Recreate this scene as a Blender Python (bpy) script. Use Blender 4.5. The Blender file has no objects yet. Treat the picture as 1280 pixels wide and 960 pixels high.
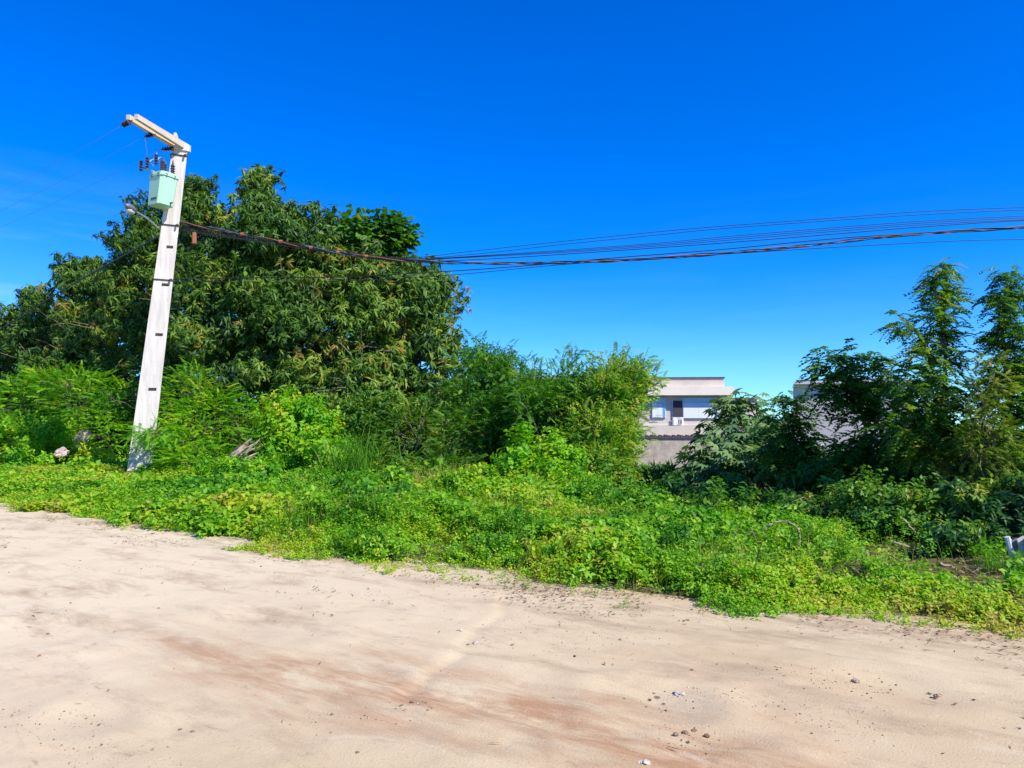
import bpy, math, random
import numpy as np

R = math.radians
scene = bpy.context.scene
COL = scene.collection
random.seed(7)

# ------------------------------------------------------------------ camera
PITCH = math.atan(55 / 960.0)
EYE = 1.6
cam_d = bpy.data.cameras.new("camera")
cam = bpy.data.objects.new("camera", cam_d)
COL.objects.link(cam)
cam_d.sensor_width = 36.0
cam_d.lens = 27.0
cam_d.clip_start = 0.05
cam_d.clip_end = 3000.0
cam.location = (0, 0, EYE)
cam.rotation_euler = (math.pi / 2 + PITCH, 0, 0)
scene.camera = cam

# ------------------------------------------------------------------ sky and sun
SUN = np.array([0.80, -0.60, 0.0])
SUN = SUN / np.linalg.norm(SUN)
SUN_EL = R(44)
world = bpy.data.worlds.new("World")
scene.world = world
world.use_nodes = True
wn = world.node_tree.nodes
wl = world.node_tree.links
bg = wn["Background"]
sky = wn.new("ShaderNodeTexSky")
sky.sky_type = 'NISHITA'
sky.sun_disc = False
sky.sun_elevation = SUN_EL
sky.sun_rotation = math.atan2(SUN[0], SUN[1])
sky.altitude = 0
sky.air_density = 1.0
sky.dust_density = 0.1
sky.ozone_density = 3.0
hsv = wn.new("ShaderNodeHueSaturation")
hsv.inputs["Hue"].default_value = 0.522
hsv.inputs["Saturation"].default_value = 1.19
hsv.inputs["Value"].default_value = 1.0
tintn = wn.new("ShaderNodeVectorMath")
tintn.operation = 'MULTIPLY'
tintn.inputs[1].default_value = (0.47, 0.86, 1.16)
wl.new(sky.outputs[0], tintn.inputs[0])
wl.new(tintn.outputs[0], hsv.inputs["Color"])
geo_w = wn.new("ShaderNodeTexCoord")
sepw = wn.new("ShaderNodeSeparateXYZ")
wl.new(geo_w.outputs["Generated"], sepw.inputs[0])
mapw = wn.new("ShaderNodeMapping")
mapw.inputs["Scale"].default_value = (2.0, 2.0, 14.0)
wl.new(geo_w.outputs["Generated"], mapw.inputs["Vector"])
cirrus = wn.new("ShaderNodeTexNoise")
cirrus.inputs["Scale"].default_value = 2.2
cirrus.inputs["Detail"].default_value = 6
cirrus.inputs["Roughness"].default_value = .6
cirrus.inputs["Distortion"].default_value = .5
wl.new(mapw.outputs[0], cirrus.inputs["Vector"])


def wmap(src, a, b, c=0.0, d=1.0):
    r = wn.new("ShaderNodeMapRange")
    for i, v in zip((1, 2, 3, 4), (a, b, c, d)):
        r.inputs[i].default_value = v
    wl.new(src, r.inputs[0])
    return r.outputs[0]


def wmul(a, b):
    m_ = wn.new("ShaderNodeMath")
    m_.operation = 'MULTIPLY'
    wl.new(a, m_.inputs[0])
    wl.new(b, m_.inputs[1])
    return m_.outputs[0]


cl = wmul(wmul(wmap(cirrus.outputs[0], .45, .75, .10, .40), wmap(sepw.outputs[2], .30, .12)), wmap(sepw.outputs[0], -.1, -.6, .12, 1.0))
wmix = wn.new("ShaderNodeMix")
wmix.data_type = 'RGBA'
wl.new(cl, wmix.inputs[0])
wl.new(hsv.outputs[0], wmix.inputs[6])
wmix.inputs[7].default_value = (3.6, 5.0, 6.2, 1)
wl.new(wmix.outputs[2], bg.inputs[0])
bg.inputs[1].default_value = 0.132

sun_d = bpy.data.lights.new("sun", 'SUN')
sun_d.energy = 4.6
sun_d.angle = R(0.5)
sun_d.color = (1.0, 0.93, 0.82)
sun = bpy.data.objects.new("sun", sun_d)
COL.objects.link(sun)
sd = np.array([SUN[0] * math.cos(SUN_EL), SUN[1] * math.cos(SUN_EL), math.sin(SUN_EL)])
from mathutils import Vector
sun.rotation_euler = Vector(sd).to_track_quat('Z', 'Y').to_euler()
sun.location = (20, -20, 40)

scene.view_settings.view_transform = 'Standard'
scene.view_settings.look = 'None'
scene.view_settings.gamma = 1.0
scene.view_settings.use_curve_mapping = False
scene.view_settings.exposure = 0.62
scene.cycles.use_denoising = True
scene.cycles.max_bounces = 6
scene.cycles.diffuse_bounces = 3
scene.cycles.glossy_bounces = 2
scene.cycles.transmission_bounces = 3

# ------------------------------------------------------------------ helpers
CP, SP = math.cos(PITCH), math.sin(PITCH)
RS = np.array([0.816, -0.578])     # along the road
RN = np.array([0.578, 0.816])      # across the road, towards the verge
RANG = math.atan2(RS[1], RS[0])


def P(px, py, Y):
    """point seen at photo pixel (px, py) at distance Y in front"""
    u = (px - 640) / 960.0
    v = (480 - py) / 960.0
    d = np.array([u, CP - v * SP, SP + v * CP])
    k = Y / d[1]
    return np.array([d[0] * k, Y, EYE + d[2] * k])


def ST(x, y):
    return x * RS[0] + y * RS[1], x * RN[0] + y * RN[1]


def XY(s, t):
    return s * RS[0] + t * RN[0], s * RS[1] + t * RN[1]


def G(px, py, z=0.0):
    d = P(px, py, 1.0) - np.array([0, 0, EYE])
    k = (z - EYE) / d[2]
    return np.array([d[0] * k, d[1] * k, z])


def hash2(ix, iy, seed):
    n = (ix.astype(np.int64) * 374761393 + iy.astype(np.int64) * 668265263 + seed * 1442695041) & 0xFFFFFFFF
    n = ((n ^ (n >> 13)) * 1274126177) & 0xFFFFFFFF
    n = n ^ (n >> 16)
    return (n & 0xFFFF) / 65535.0


def vnoise(x, y, seed=0):
    x = np.asarray(x, float)
    y = np.asarray(y, float)
    ix, iy = np.floor(x), np.floor(y)
    fx, fy = x - ix, y - iy
    fx = fx * fx * (3 - 2 * fx)
    fy = fy * fy * (3 - 2 * fy)
    a = hash2(ix, iy, seed)
    b = hash2(ix + 1, iy, seed)
    c = hash2(ix, iy + 1, seed)
    d = hash2(ix + 1, iy + 1, seed)
    return (a * (1 - fx) + b * fx) * (1 - fy) + (c * (1 - fx) + d * fx) * fy - 0.5


def fbm(x, y, seed=0, octv=4):
    s, a, f = 0, 1.0, 1.0
    for k in range(octv):
        s = s + a * vnoise(np.asarray(x) * f, np.asarray(y) * f, seed + k * 17)
        a *= 0.5
        f *= 2.03
    return s


def smooth(a, b, x):
    k = np.clip((np.asarray(x, float) - a) / (b - a), 0, 1)
    return k * k * (3 - 2 * k)


# verge edge, photo pixels -> (s, t)
_edge = np.array([ST(*G(px, py)[:2]) for px, py in
                  [(0, 630), (140, 656), (280, 678), (370, 694), (470, 706), (600, 722), (700, 737), (770, 752), (900, 764),
                   (1040, 766), (1160, 782), (1280, 803)]])
_edge = np.vstack([[-120, _edge[0, 1] - .2], _edge, [40, _edge[-1, 1]]])


def edge_t(s):
    return np.interp(s, _edge[:, 0], _edge[:, 1]) + 0.34 * fbm(np.asarray(s) * 0.9, 0 * np.asarray(s) + 3.3, 5, 4)


def ground_z(x, y):
    s, t = ST(np.asarray(x, float), np.asarray(y, float))
    e = edge_t(s)
    z = -0.12 + 0.20 * smooth(-0.5, 1.6, t - e)
    z = z + 0.10 * fbm(s * 0.5, t * 0.5, 11, 3) * smooth(0, 3, t - e)
    z = z - 1.0 * smooth(17, 32, t)
    z = z + (.07 * fbm(s * 2.1, t * 2.1, 13, 4) + .03 * fbm(s * 7, t * 7, 14, 2)) * smooth(.8, 2, t - e)
    m = P(1120, 690, 9.8)
    z = z + 0.10 * np.exp(-((x - m[0]) ** 2 + (y - m[1] - .4) ** 2) / (2 * 1.1 ** 2))
    return z


def gz(x, y):
    return float(ground_z(np.array([x]), np.array([y]))[0])


def tag(o, label=None, cat=None, group=None, kind=None):
    if label:
        o["label"] = label
    if cat:
        o["category"] = cat
    if group:
        o["group"] = group
    if kind:
        o["kind"] = kind
    return o


def empty(name, loc):
    o = bpy.data.objects.new(name, None)
    o.empty_display_size = 0.2
    COL.objects.link(o)
    o.location = tuple(float(c) for c in loc)
    return o


def mesh_obj(name, V, F, mat, parent=None, tint=None, smoothed=False):
    """V in world space; parent is an Empty with only a location"""
    V = np.asarray(V, float)
    if parent is not None:
        p = parent
        off = np.zeros(3)
        while p is not None:
            off = off + np.array(p.location)
            p = p.parent
        V = V - off
    me = bpy.data.meshes.new(name)
    if isinstance(F, np.ndarray) and F.ndim == 2:
        n, k = F.shape
        me.vertices.add(len(V))
        me.vertices.foreach_set("co", V.astype(np.float32).ravel())
        me.loops.add(n * k)
        me.loops.foreach_set("vertex_index", F.astype(np.int32).ravel())
        me.polygons.add(n)
        me.polygons.foreach_set("loop_start", (np.arange(n) * k).astype(np.int32))
        if smoothed:
            me.polygons.foreach_set("use_smooth", np.ones(n, bool))
        me.update(calc_edges=True)
    else:
        me.from_pydata([tuple(v) for v in V], [], F)
        if smoothed:
            me.polygons.foreach_set("use_smooth", np.ones(len(me.polygons), bool))
        me.update()
    if tint is not None:
        a = me.attributes.new("tint", 'FLOAT', 'POINT')
        a.data.foreach_set("value", np.asarray(tint, np.float32))
    o = bpy.data.objects.new(name, me)
    COL.objects.link(o)
    me.materials.append(mat)
    if parent is not None:
        o.parent = parent
    return o


class MB:
    """collects boxes, tubes and polygons in world space"""

    def __init__(self):
        self.V, self.F, self.n = [], [], 0

    def add(self, V, F):
        V = [tuple(map(float, v)) for v in V]
        self.F += [tuple(i + self.n for i in f) for f in F]
        self.V += V
        self.n += len(V)
        return self

    def box(self, c, size, rot=0.0, bev=0.0):
        hx, hy, hz = [s / 2 for s in size]
        ca, sa = math.cos(rot), math.sin(rot)
        b = min(bev, hx * .9, hy * .9, hz * .9)
        if b <= 0:
            pts = [(sx * hx, sy * hy, sz * hz) for sz in (-1, 1) for sx, sy in ((-1, -1), (1, -1), (1, 1), (-1, 1))]
            F = [(3, 2, 1, 0), (4, 5, 6, 7)] + [(i, (i + 1) % 4, 4 + (i + 1) % 4, 4 + i) for i in range(4)]
        else:
            pts, F = [], []
            rings = [(-hz, b), (-hz + b, 0), (hz - b, 0), (hz, b)]
            for z, ins in rings:
                x, y = hx - ins, hy - ins
                c2 = b
                pts += [(-x + c2, -y, z), (x - c2, -y, z), (x, -y + c2, z), (x, y - c2, z), (x - c2, y, z), (-x + c2, y, z),
                        (-x, y - c2, z), (-x, -y + c2, z)]
            F = [tuple(range(7, -1, -1)), tuple(range(24, 32))]
            for r in range(3):
                for i in range(8):
                    j = (i + 1) % 8
                    F.append((r * 8 + i, r * 8 + j, r * 8 + 8 + j, r * 8 + 8 + i))
        return self.add([(c[0] + ca * x - sa * y, c[1] + sa * x + ca * y, c[2] + z) for x, y, z in pts], F)

    def tube(self, pts, rad, seg=8, cap=True):
        pts = [np.array(p, float) for p in pts]
        if not hasattr(rad, '__len__'):
            rad = [rad] * len(pts)
        V, F = [], []
        prev = None
        for i, p in enumerate(pts):
            d = pts[min(i + 1, len(pts) - 1)] - pts[max(i - 1, 0)]
            d = d / (np.linalg.norm(d) + 1e-9)
            if prev is None:
                a = np.cross(d, [0, 0, 1.0]) if abs(d[2]) < .9 else np.cross(d, [1.0, 0, 0])
            else:
                a = prev - d * np.dot(prev, d)
            a = a / (np.linalg.norm(a) + 1e-9)
            prev = a
            b = np.cross(d, a)
            for k in range(seg):
                th = 2 * math.pi * k / seg
                V.append(p + rad[i] * (math.cos(th) * a + math.sin(th) * b))
        for i in range(len(pts) - 1):
            for k in range(seg):
                j = (k + 1) % seg
                F.append((i * seg + k, i * seg + j, (i + 1) * seg + j, (i + 1) * seg + k))
        if cap:
            F.append(tuple(range(seg - 1, -1, -1)))
            F.append(tuple((len(pts) - 1) * seg + k for k in range(seg)))
        return self.add(V, F)

    def build(self, name, mat, parent=None, smoothed=False):
        return mesh_obj(name, self.V, self.F, mat, parent, smoothed=smoothed)


# ------------------------------------------------------------------ materials
def new_mat(name):
    m = bpy.data.materials.new(name)
    m.use_nodes = True
    nt = m.node_tree
    return m, nt, nt.nodes["Principled BSDF"]


def plain(name, c, rough=0.7, metal=0.0, var=0.12, scale=3.0, bump=0.0, spec=0.4, bscale=60):
    m, nt, b = new_mat(name)
    tc = nt.nodes.new("ShaderNodeTexCoord")
    nz = nt.nodes.new("ShaderNodeTexNoise")
    nz.inputs["Scale"].default_value = scale
    nz.inputs["Detail"].default_value = 6
    nz.inputs["Roughness"].default_value = .65
    nt.links.new(tc.outputs["Object"], nz.inputs["Vector"])
    mr = nt.nodes.new("ShaderNodeMapRange")
    mr.inputs[1].default_value = .25
    mr.inputs[2].default_value = .75
    mr.inputs[3].default_value = 1 - var
    mr.inputs[4].default_value = 1 + var
    nt.links.new(nz.outputs[0], mr.inputs[0])
    mx = nt.nodes.new("ShaderNodeVectorMath")
    mx.operation = 'SCALE'
    mx.inputs[0].default_value = c
    nt.links.new(mr.outputs[0], mx.inputs["Scale"])
    nt.links.new(mx.outputs[0], b.inputs["Base Color"])
    b.inputs["Roughness"].default_value = rough
    b.inputs["Metallic"].default_value = metal
    b.inputs["Specular IOR Level"].default_value = spec
    if bump:
        n2 = nt.nodes.new("ShaderNodeTexNoise")
        n2.inputs["Scale"].default_value = bscale
        n2.inputs["Detail"].default_value = 4
        nt.links.new(tc.outputs["Object"], n2.inputs["Vector"])
        bp = nt.nodes.new("ShaderNodeBump")
        bp.inputs["Strength"].default_value = bump
        bp.inputs["Distance"].default_value = 0.02
        nt.links.new(n2.outputs[0], bp.inputs["Height"])
        nt.links.new(bp.outputs[0], b.inputs["Normal"])
    return m


def leaf_mat(name, stops, rough=0.45, trans=0.3, spec=0.4, patch=0.25, tcol=None):
    """stops: [(pos, colour)] along the per-leaf tint"""
    m, nt, b = new_mat(name)
    at = nt.nodes.new("ShaderNodeAttribute")
    at.attribute_name = "tint"
    geo = nt.nodes.new("ShaderNodeNewGeometry")
    nz = nt.nodes.new("ShaderNodeTexNoise")
    nz.inputs["Scale"].default_value = 0.9
    nz.inputs["Detail"].default_value = 3
    nt.links.new(geo.outputs["Position"], nz.inputs["Vector"])
    ad = nt.nodes.new("ShaderNodeMath")
    ad.operation = 'MULTIPLY_ADD'
    sb = nt.nodes.new("ShaderNodeMath")
    sb.operation = 'SUBTRACT'
    sb.inputs[1].default_value = 0.5
    nt.links.new(nz.outputs[0], sb.inputs[0])
    nt.links.new(sb.outputs[0], ad.inputs[0])
    ad.inputs[1].default_value = patch * 2
    nt.links.new(at.outputs["Fac"], ad.inputs[2])
    cr = nt.nodes.new("ShaderNodeValToRGB")
    el = cr.color_ramp.elements
    while len(el) < len(stops):
        el.new(0.5)
    for e, (p, c) in zip(el, stops):
        e.position = p
        e.color = (*c, 1)
    nt.links.new(ad.outputs[0], cr.inputs[0])
    nt.links.new(cr.outputs[0], b.inputs["Base Color"])
    b.inputs["Roughness"].default_value = rough
    b.inputs["Specular IOR Level"].default_value = spec
    tr = nt.nodes.new("ShaderNodeBsdfTranslucent")
    mul = nt.nodes.new("ShaderNodeVectorMath")
    mul.operation = 'MULTIPLY'
    mul.inputs[1].default_value = tcol or (1.5, 1.7, 0.6)
    nt.links.new(cr.outputs[0], mul.inputs[0])
    nt.links.new(mul.outputs[0], tr.inputs[0])
    mix = nt.nodes.new("ShaderNodeMixShader")
    mix.inputs[0].default_value = trans
    nt.links.new(b.outputs[0], mix.inputs[1])
    nt.links.new(tr.outputs[0], mix.inputs[2])
    nt.links.new(mix.outputs[0], nt.nodes["Material Output"].inputs[0])
    return m


M = {}
M['bark'] = plain('bark', (.16, .12, .085), .9, var=.35, scale=8, bump=.6, bscale=30)
M['twig'] = plain('twig', (.24, .19, .13), .9, var=.3, scale=9)
M['pale_bark'] = plain('pale_bark', (.30, .25, .18), .9, var=.3, scale=9)
M['mango'] = leaf_mat('mango_leaf', [(0.0, (.020, .062, .009)), (.45, (.062, .150, .015)), (.75, (.150, .255, .022)), (.96, (.28, .30, .035)), (1, (.26, .17, .03))], .5, .24, .28)
M['broad'] = leaf_mat('broad_leaf', [(0, (.025, .095, .010)), (.5, (.07, .20, .014)), (.9, (.17, .30, .02)), (1, (.26, .22, .02))], .45, .32, .3)
M['feather'] = leaf_mat('feather_leaf', [(0, (.026, .105, .014)), (.45, (.085, .25, .02)), (.8, (.20, .39, .025)), (1, (.34, .40, .05))], .5, .38, .3)
M['bright'] = leaf_mat('bright_leaf', [(0, (.04, .18, .006)), (.45, (.12, .36, .008)), (.8, (.25, .46, .010)), (1, (.42, .44, .02))], .5, .38, .25)
M['castor'] = leaf_mat('pale_leaf', [(0, (.04, .11, .035)), (.5, (.10, .21, .075)), (1, (.20, .30, .10))], .45, .24, .35)
M['dark'] = leaf_mat('dark_leaf', [(0, (.014, .062, .018)), (.45, (.055, .165, .022)), (.8, (.17, .31, .025)), (1, (.28, .29, .03))], .45, .32, .3)
M['drape'] = leaf_mat('drape_leaf', [(0, (.05, .11, .010)), (.5, (.14, .22, .014)), (1, (.32, .32, .04))], .6, .3, .2)
M['herb'] = leaf_mat('herb_leaf', [(0, (.025, .13, .008)), (.30, (.095, .30, .010)), (.62, (.23, .44, .012)), (.90, (.42, .47, .025)), (1, (.42, .34, .08))], .5, .38, .3, patch=.35)
M['grass'] = leaf_mat('grass_blade', [(0, (.04, .16, .012)), (.5, (.13, .32, .018)), (.85, (.34, .40, .04)), (1, (.46, .36, .11))], .55, .35, .3)
M['litter'] = leaf_mat('dry_leaf', [(0, (.10, .055, .03)), (.5, (.22, .13, .065)), (1, (.42, .31, .17))], .8, .1, .2)


# ------------------------------------------------------------------ setting: ground and road
def axis(fine_a, fine_b, step, lo, hi, grow=1.25):
    a = list(np.arange(fine_a, fine_b + 1e-6, step))
    d = step
    while a[-1] < hi:
        d *= grow
        a.append(a[-1] + d)
    d = step
    while a[0] > lo:
        d *= grow
        a.insert(0, a[0] - d)
    return np.array(a)


def grid_mesh(name, ss, tt, zfun, mat):
    S, T = np.meshgrid(ss, tt, indexing='ij')
    X, Y = XY(S, T)
    Z = zfun(S, T, X, Y)
    ns, nt_ = S.shape
    V = np.stack([S, T, Z], -1).reshape(-1, 3)
    idx = np.arange(ns * nt_).reshape(ns, nt_)
    F = np.stack([idx[:-1, :-1], idx[1:, :-1], idx[1:, 1:], idx[:-1, 1:]], -1).reshape(-1, 4)
    o = mesh_obj(name, V, F, mat, smoothed=True)
    o.rotation_euler = (0, 0, RANG)
    return o


def ground_mat():
    m, nt, b = new_mat("soil")
    tc = nt.nodes.new("ShaderNodeTexCoord")
    n1 = nt.nodes.new("ShaderNodeTexNoise")
    n1.inputs["Scale"].default_value = .6
    n1.inputs["Detail"].default_value = 8
    n1.inputs["Roughness"].default_value = .7
    nt.links.new(tc.outputs["Object"], n1.inputs["Vector"])
    cr = nt.nodes.new("ShaderNodeValToRGB")
    el = cr.color_ramp.elements
    el[0].position, el[0].color = .35, (.07, .055, .028, 1)
    el[1].position, el[1].color = .65, (.20, .14, .08, 1)
    e = el.new(.5)
    e.color = (.11, .10, .035, 1)
    nt.links.new(n1.outputs[0], cr.inputs[0])
    nt.links.new(cr.outputs[0], b.inputs["Base Color"])
    b.inputs["Roughness"].default_value = .95
    b.inputs["Specular IOR Level"].default_value = .1
    return m


def road_mat():
    m, nt, b = new_mat("sandy_dirt")
    L = nt.links
    N = nt.nodes.new
    tc = N("ShaderNodeTexCoord")

    def noise(scale, vec=(1, 1, 1), detail=6, rough=.6, dist=0.0):
        mp = N("ShaderNodeMapping")
        mp.inputs["Scale"].default_value = vec
        L.new(tc.outputs["Object"], mp.inputs["Vector"])
        n = N("ShaderNodeTexNoise")
        n.inputs["Scale"].default_value = scale
        n.inputs["Detail"].default_value = detail
        n.inputs["Roughness"].default_value = rough
        n.inputs["Distortion"].default_value = dist
        L.new(mp.outputs[0], n.inputs["Vector"])
        return n.outputs[0]

    def rng(v, a, b_, c=0.0, d=1.0):
        r = N("ShaderNodeMapRange")
        r.inputs[1].default_value = a
        r.inputs[2].default_value = b_
        r.inputs[3].default_value = c
        r.inputs[4].default_value = d
        L.new(v, r.inputs[0])
        return r.outputs[0]

    def mixc(f, a, b_):
        x = N("ShaderNodeMix")
        x.data_type = 'RGBA'
        L.new(f, x.inputs[0])
        for s, v in ((x.inputs[6], a), (x.inputs[7], b_)):
            if isinstance(v, tuple):
                s.default_value = (*v, 1)
            else:
                L.new(v, s)
        return x.outputs[2]

    def math_(op, a, b_):
        x = N("ShaderNodeMath")
        x.operation = op
        for s, v in ((x.inputs[0], a), (x.inputs[1], b_)):
            if isinstance(v, (int, float)):
                s.default_value = v
            else:
                L.new(v, s)
        return x.outputs[0]

    c = mixc(rng(noise(.5, (.7, 1.2, 1), 6), .35, .65), (.51, .40, .245), (.62, .51, .335))
    c = mixc(rng(noise(.33, (.6, 1.2, 1), 4, .5, .4), .48, .70, 0, .45), c, (.49, .34, .22))
    sx0 = N("ShaderNodeSeparateXYZ")
    L.new(tc.outputs["Object"], sx0.inputs[0])
    c = mixc(rng(sx0.outputs[0], -2.5, -7.5, 0, .75), c, (.68, .59, .42))
    c = mixc(rng(sx0.outputs[0], .5, 4.0, 0, .5), c, (.50, .40, .25))
    c = mixc(rng(noise(1.3, (.6, 1.5, 1), 9, .72, .3), .50, .68, 0, .8), c, (.37, .27, .175))
    # a worn band of red soil along the wheel tracks
    sx = N("ShaderNodeSeparateXYZ")
    L.new(tc.outputs["Object"], sx.inputs[0])
    wob = math_('MULTIPLY', math_('SUBTRACT', noise(.45, (1, 1, 1), 3), .5), 2.4)
    tt = math_('ADD', sx.outputs[1], wob)
    band = math_('SUBTRACT', 1.0, math_('MINIMUM', math_('MULTIPLY', math_('ABSOLUTE', math_('SUBTRACT', tt, 3.5), 0), 1.15), 1.0))
    sspan = math_('MULTIPLY', rng(sx.outputs[0], -7.0, -4.0), rng(sx.outputs[0], 1.5, 5.0, 1, 0))
    band = math_('MULTIPLY', math_('MULTIPLY', band, sspan), rng(noise(2.4, (.5, 1.8, 1), 9, .72), .40, .60))
    c = mixc(rng(band, .0, .8, 0, .8), c, (.38, .20, .105))
    # darker humus towards the verge
    vg = rng(math_('ADD', sx.outputs[1], wob), 5.6, 7.4)
    c = mixc(math_('MULTIPLY', vg, rng(noise(3.5, (.5, 1.6, 1), 8, .7), .46, .66, 0, .75)), c, (.20, .145, .085))
    # small dark smudges and crumbled streaks
    c = mixc(rng(noise(5.5, (.6, 1.4, 1), 8, .75, .4), .59, .70, 0, .65), c, (.30, .21, .14))
    c = mixc(rng(noise(3.2, (.6, 1.4, 1), 5, .6, .8), .60, .74, 0, .5), c, (.66, .57, .43))
    # fine grit
    c = mixc(rng(noise(38, (1, 1, 1), 3, .7), .60, .78, 0, .45), c, (.24, .17, .11))
    c = mixc(rng(noise(55, (1, 1, 1), 2, .6), .64, .8, 0, .4), c, (.70, .62, .50))
    warm = N("ShaderNodeVectorMath")
    warm.operation = 'MULTIPLY'
    warm.inputs[1].default_value = (.94, .925, .875)
    L.new(c, warm.inputs[0])
    L.new(warm.outputs[0], b.inputs["Base Color"])
    b.inputs["Roughness"].default_value = .95
    b.inputs["Specular IOR Level"].default_value = .08
    bp = N("ShaderNodeBump")
    bp.inputs["Strength"].default_value = .38
    bp.inputs["Distance"].default_value = .012
    L.new(math_('ADD', noise(11, (.7, 1.2, 1), 9, .75), noise(70, (1, 1, 1), 3, .6)), bp.inputs["Height"])
    L.new(bp.outputs[0], b.inputs["Normal"])
    return m


def road_z(S, T, X=None, Y=None):
    w = T + .5 * fbm(S * .12, 0 * S + 1.7, 31, 2)
    z = .022 * fbm(S * .22, T * .7, 1, 3)
    z = z + .006 * fbm(S * .8, T * 1.8, 2, 3)
    z = z + .004 * fbm(S * 9, T * 10, 4, 2) * smooth(-.1, .25, fbm(S * .9, T * 1.3, 6, 3))
    z = z + .011 * fbm(S * 4.6, T * 6.5, 3, 3) * (.4 + smooth(-.15, .3, fbm(S * .6, T * .9, 8, 2)))
    for c, wd, dp in ((2.0, .12, .014), (3.3, .07, .010), (3.75, .11, .016), (4.15, .05, .009), (5.2, .10, .012), (5.75, .05, .009), (6.1, .04, .007)):
        q = (w - c) / wd
        z = z - dp * np.exp(-q * q) + dp * .6 * np.exp(-(np.abs(q) - 1.8) ** 2 / .5)
    z = z + .004 * np.sin(S * 42 + 5 * np.sin(T * 9)) * np.exp(-((w - 3.75) / .12) ** 2) * smooth(-.1, .2, fbm(S * .7, T * .5, 9, 2))
    # a narrow trench of crumbled soil that crosses the tracks
    c0 = ST(*G(500, 900)[:2])
    c1 = ST(*G(640, 740)[:2])
    dx, dy = c1[0] - c0[0], c1[1] - c0[1]
    ln = math.hypot(dx, dy)
    k = ((S - c0[0]) * dx + (T - c0[1]) * dy) / ln
    d = ((S - c0[0]) * -dy + (T - c0[1]) * dx) / ln + .25 * fbm(k * 1.2, 0 * k, 77, 3)
    z = z - .012 * np.exp(-(d / .05) ** 2) * smooth(-.3, .5, k) * (1 - smooth(ln - .5, ln + .4, k)) + .003 * np.exp(-((d - .12) / .08) ** 2) * smooth(-.3, .5, k) * (1 - smooth(ln - .5, ln + .4, k))
    for px, py, r, dp in ((815, 868, .2, .05), (855, 905, .22, .035), (1085, 850, .25, .04), (60, 790, .3, .03), (110, 895, .16, .03),
                          (1180, 865, .3, .03), (620, 690, .3, .03), (690, 720, .25, .03), (330, 775, .35, .03)):
        a, b = ST(*G(px, py)[:2])
        q = np.hypot((S - a) * .7, T - b) / r
        z = z - .7 * dp * np.exp(-q * q) + dp * .35 * np.exp(-((q - 1.7) ** 2) / .3)
    return z - .02


ground = grid_mesh("ground", axis(-26, 12, .12, -900, 900), axis(6.0, 16, .10, -900, 1500), lambda S, T, X, Y: ground_z(X, Y), ground_mat())
tag(ground, "brown soil beyond the road, mostly under weeds", "ground", kind="structure")


def road_zz(S, T, X, Y):
    z = road_z(S, T)
    return z - .25 * smooth(.5, 1.6, T - edge_t(S)) - .3 * smooth(-14, -18, T)


road = grid_mesh("dirt_road", axis(-11, 7, .05, -160, 120, 1.12), axis(1.2, 8.6, .045, -16, 9.5, 1.2), road_zz, road_mat())
tag(road, "pale sandy dirt road with a reddish worn track", "dirt road", kind="structure")

# ------------------------------------------------------------------ foliage engine
def norm(v):
    return v / (np.linalg.norm(v, axis=-1, keepdims=True) + 1e-9)


def frames(d, rng, roll=None, up=None):
    d = norm(d)
    if up is None:
        up = np.tile([0, 0, 1.0], (len(d), 1)) + rng.normal(0, .15, (len(d), 3))
    y = norm(np.cross(up, d))
    z = np.cross(d, y)
    if roll is not None:
        c, s = np.cos(roll)[:, None], np.sin(roll)[:, None]
        y, z = y * c + z * s, z * c - y * s
    return np.stack([d, y, z], -1)      # columns


def instance(tmpl, pos, Rm, sc):
    V, T = tmpl
    W = np.einsum('nij,vj->nvi', Rm, V) * np.asarray(sc)[:, None, None] + pos[:, None, :]
    n, v = len(pos), len(V)
    F = (T[None] + (np.arange(n) * v)[:, None, None]).reshape(-1, 3)
    return W.reshape(-1, 3), F, v


class Leaves:
    def __init__(self):
        self.V, self.F, self.t, self.n = [], [], [], 0

    def put(self, tmpls, pos, Rm, sc, tint, rng):
        if not isinstance(tmpls, list):
            tmpls = [tmpls]
        pick = rng.integers(0, len(tmpls), len(pos))
        for k, tm in enumerate(tmpls):
            s = pick == k
            if not s.any():
                continue
            W, F, v = instance(tm[:2], pos[s], Rm[s], sc[s])
            self.V.append(W)
            self.F.append(F + self.n)
            t = np.repeat(tint[s], v)
            if len(tm) > 2:
                t = t + np.tile(tm[2], int(s.sum()))
            self.t.append(t)
            self.n += len(W)

    def build(self, name, mat, parent=None):
        return mesh_obj(name, np.vstack(self.V), np.vstack(self.F), mat, parent, tint=np.concatenate(self.t))


def join(parts):
    V, T, t, n = [], [], [], 0
    for v, f, k in parts:
        V.append(v)
        T.append(f + n)
        t.append(np.full(len(v), k))
        n += len(v)
    return np.vstack(V), np.vstack(T), np.concatenate(t)


def leaf(L, w, droop=.15, fold=.25, wide_at=.4):
    """a folded blade along +x"""
    x1, x2 = wide_at * .75, wide_at * 1.45
    z = lambda x: -droop * L * x * x
    V = np.array([[0, 0, 0], [x1 * L, w / 2, z(x1) + fold * w / 2], [x1 * L, -w / 2, z(x1) + fold * w / 2], [x1 * L, 0, z(x1)],
                  [x2 * L, w * .42, z(x2) + fold * w * .42], [x2 * L, -w * .42, z(x2) + fold * w * .42], [x2 * L, 0, z(x2)],
                  [L, 0, z(1)]])
    T = np.array([[0, 3, 1], [0, 2, 3], [3, 6, 4], [3, 4, 1], [3, 5, 6], [3, 2, 5], [6, 7, 4], [6, 5, 7]])
    return V, T


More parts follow.
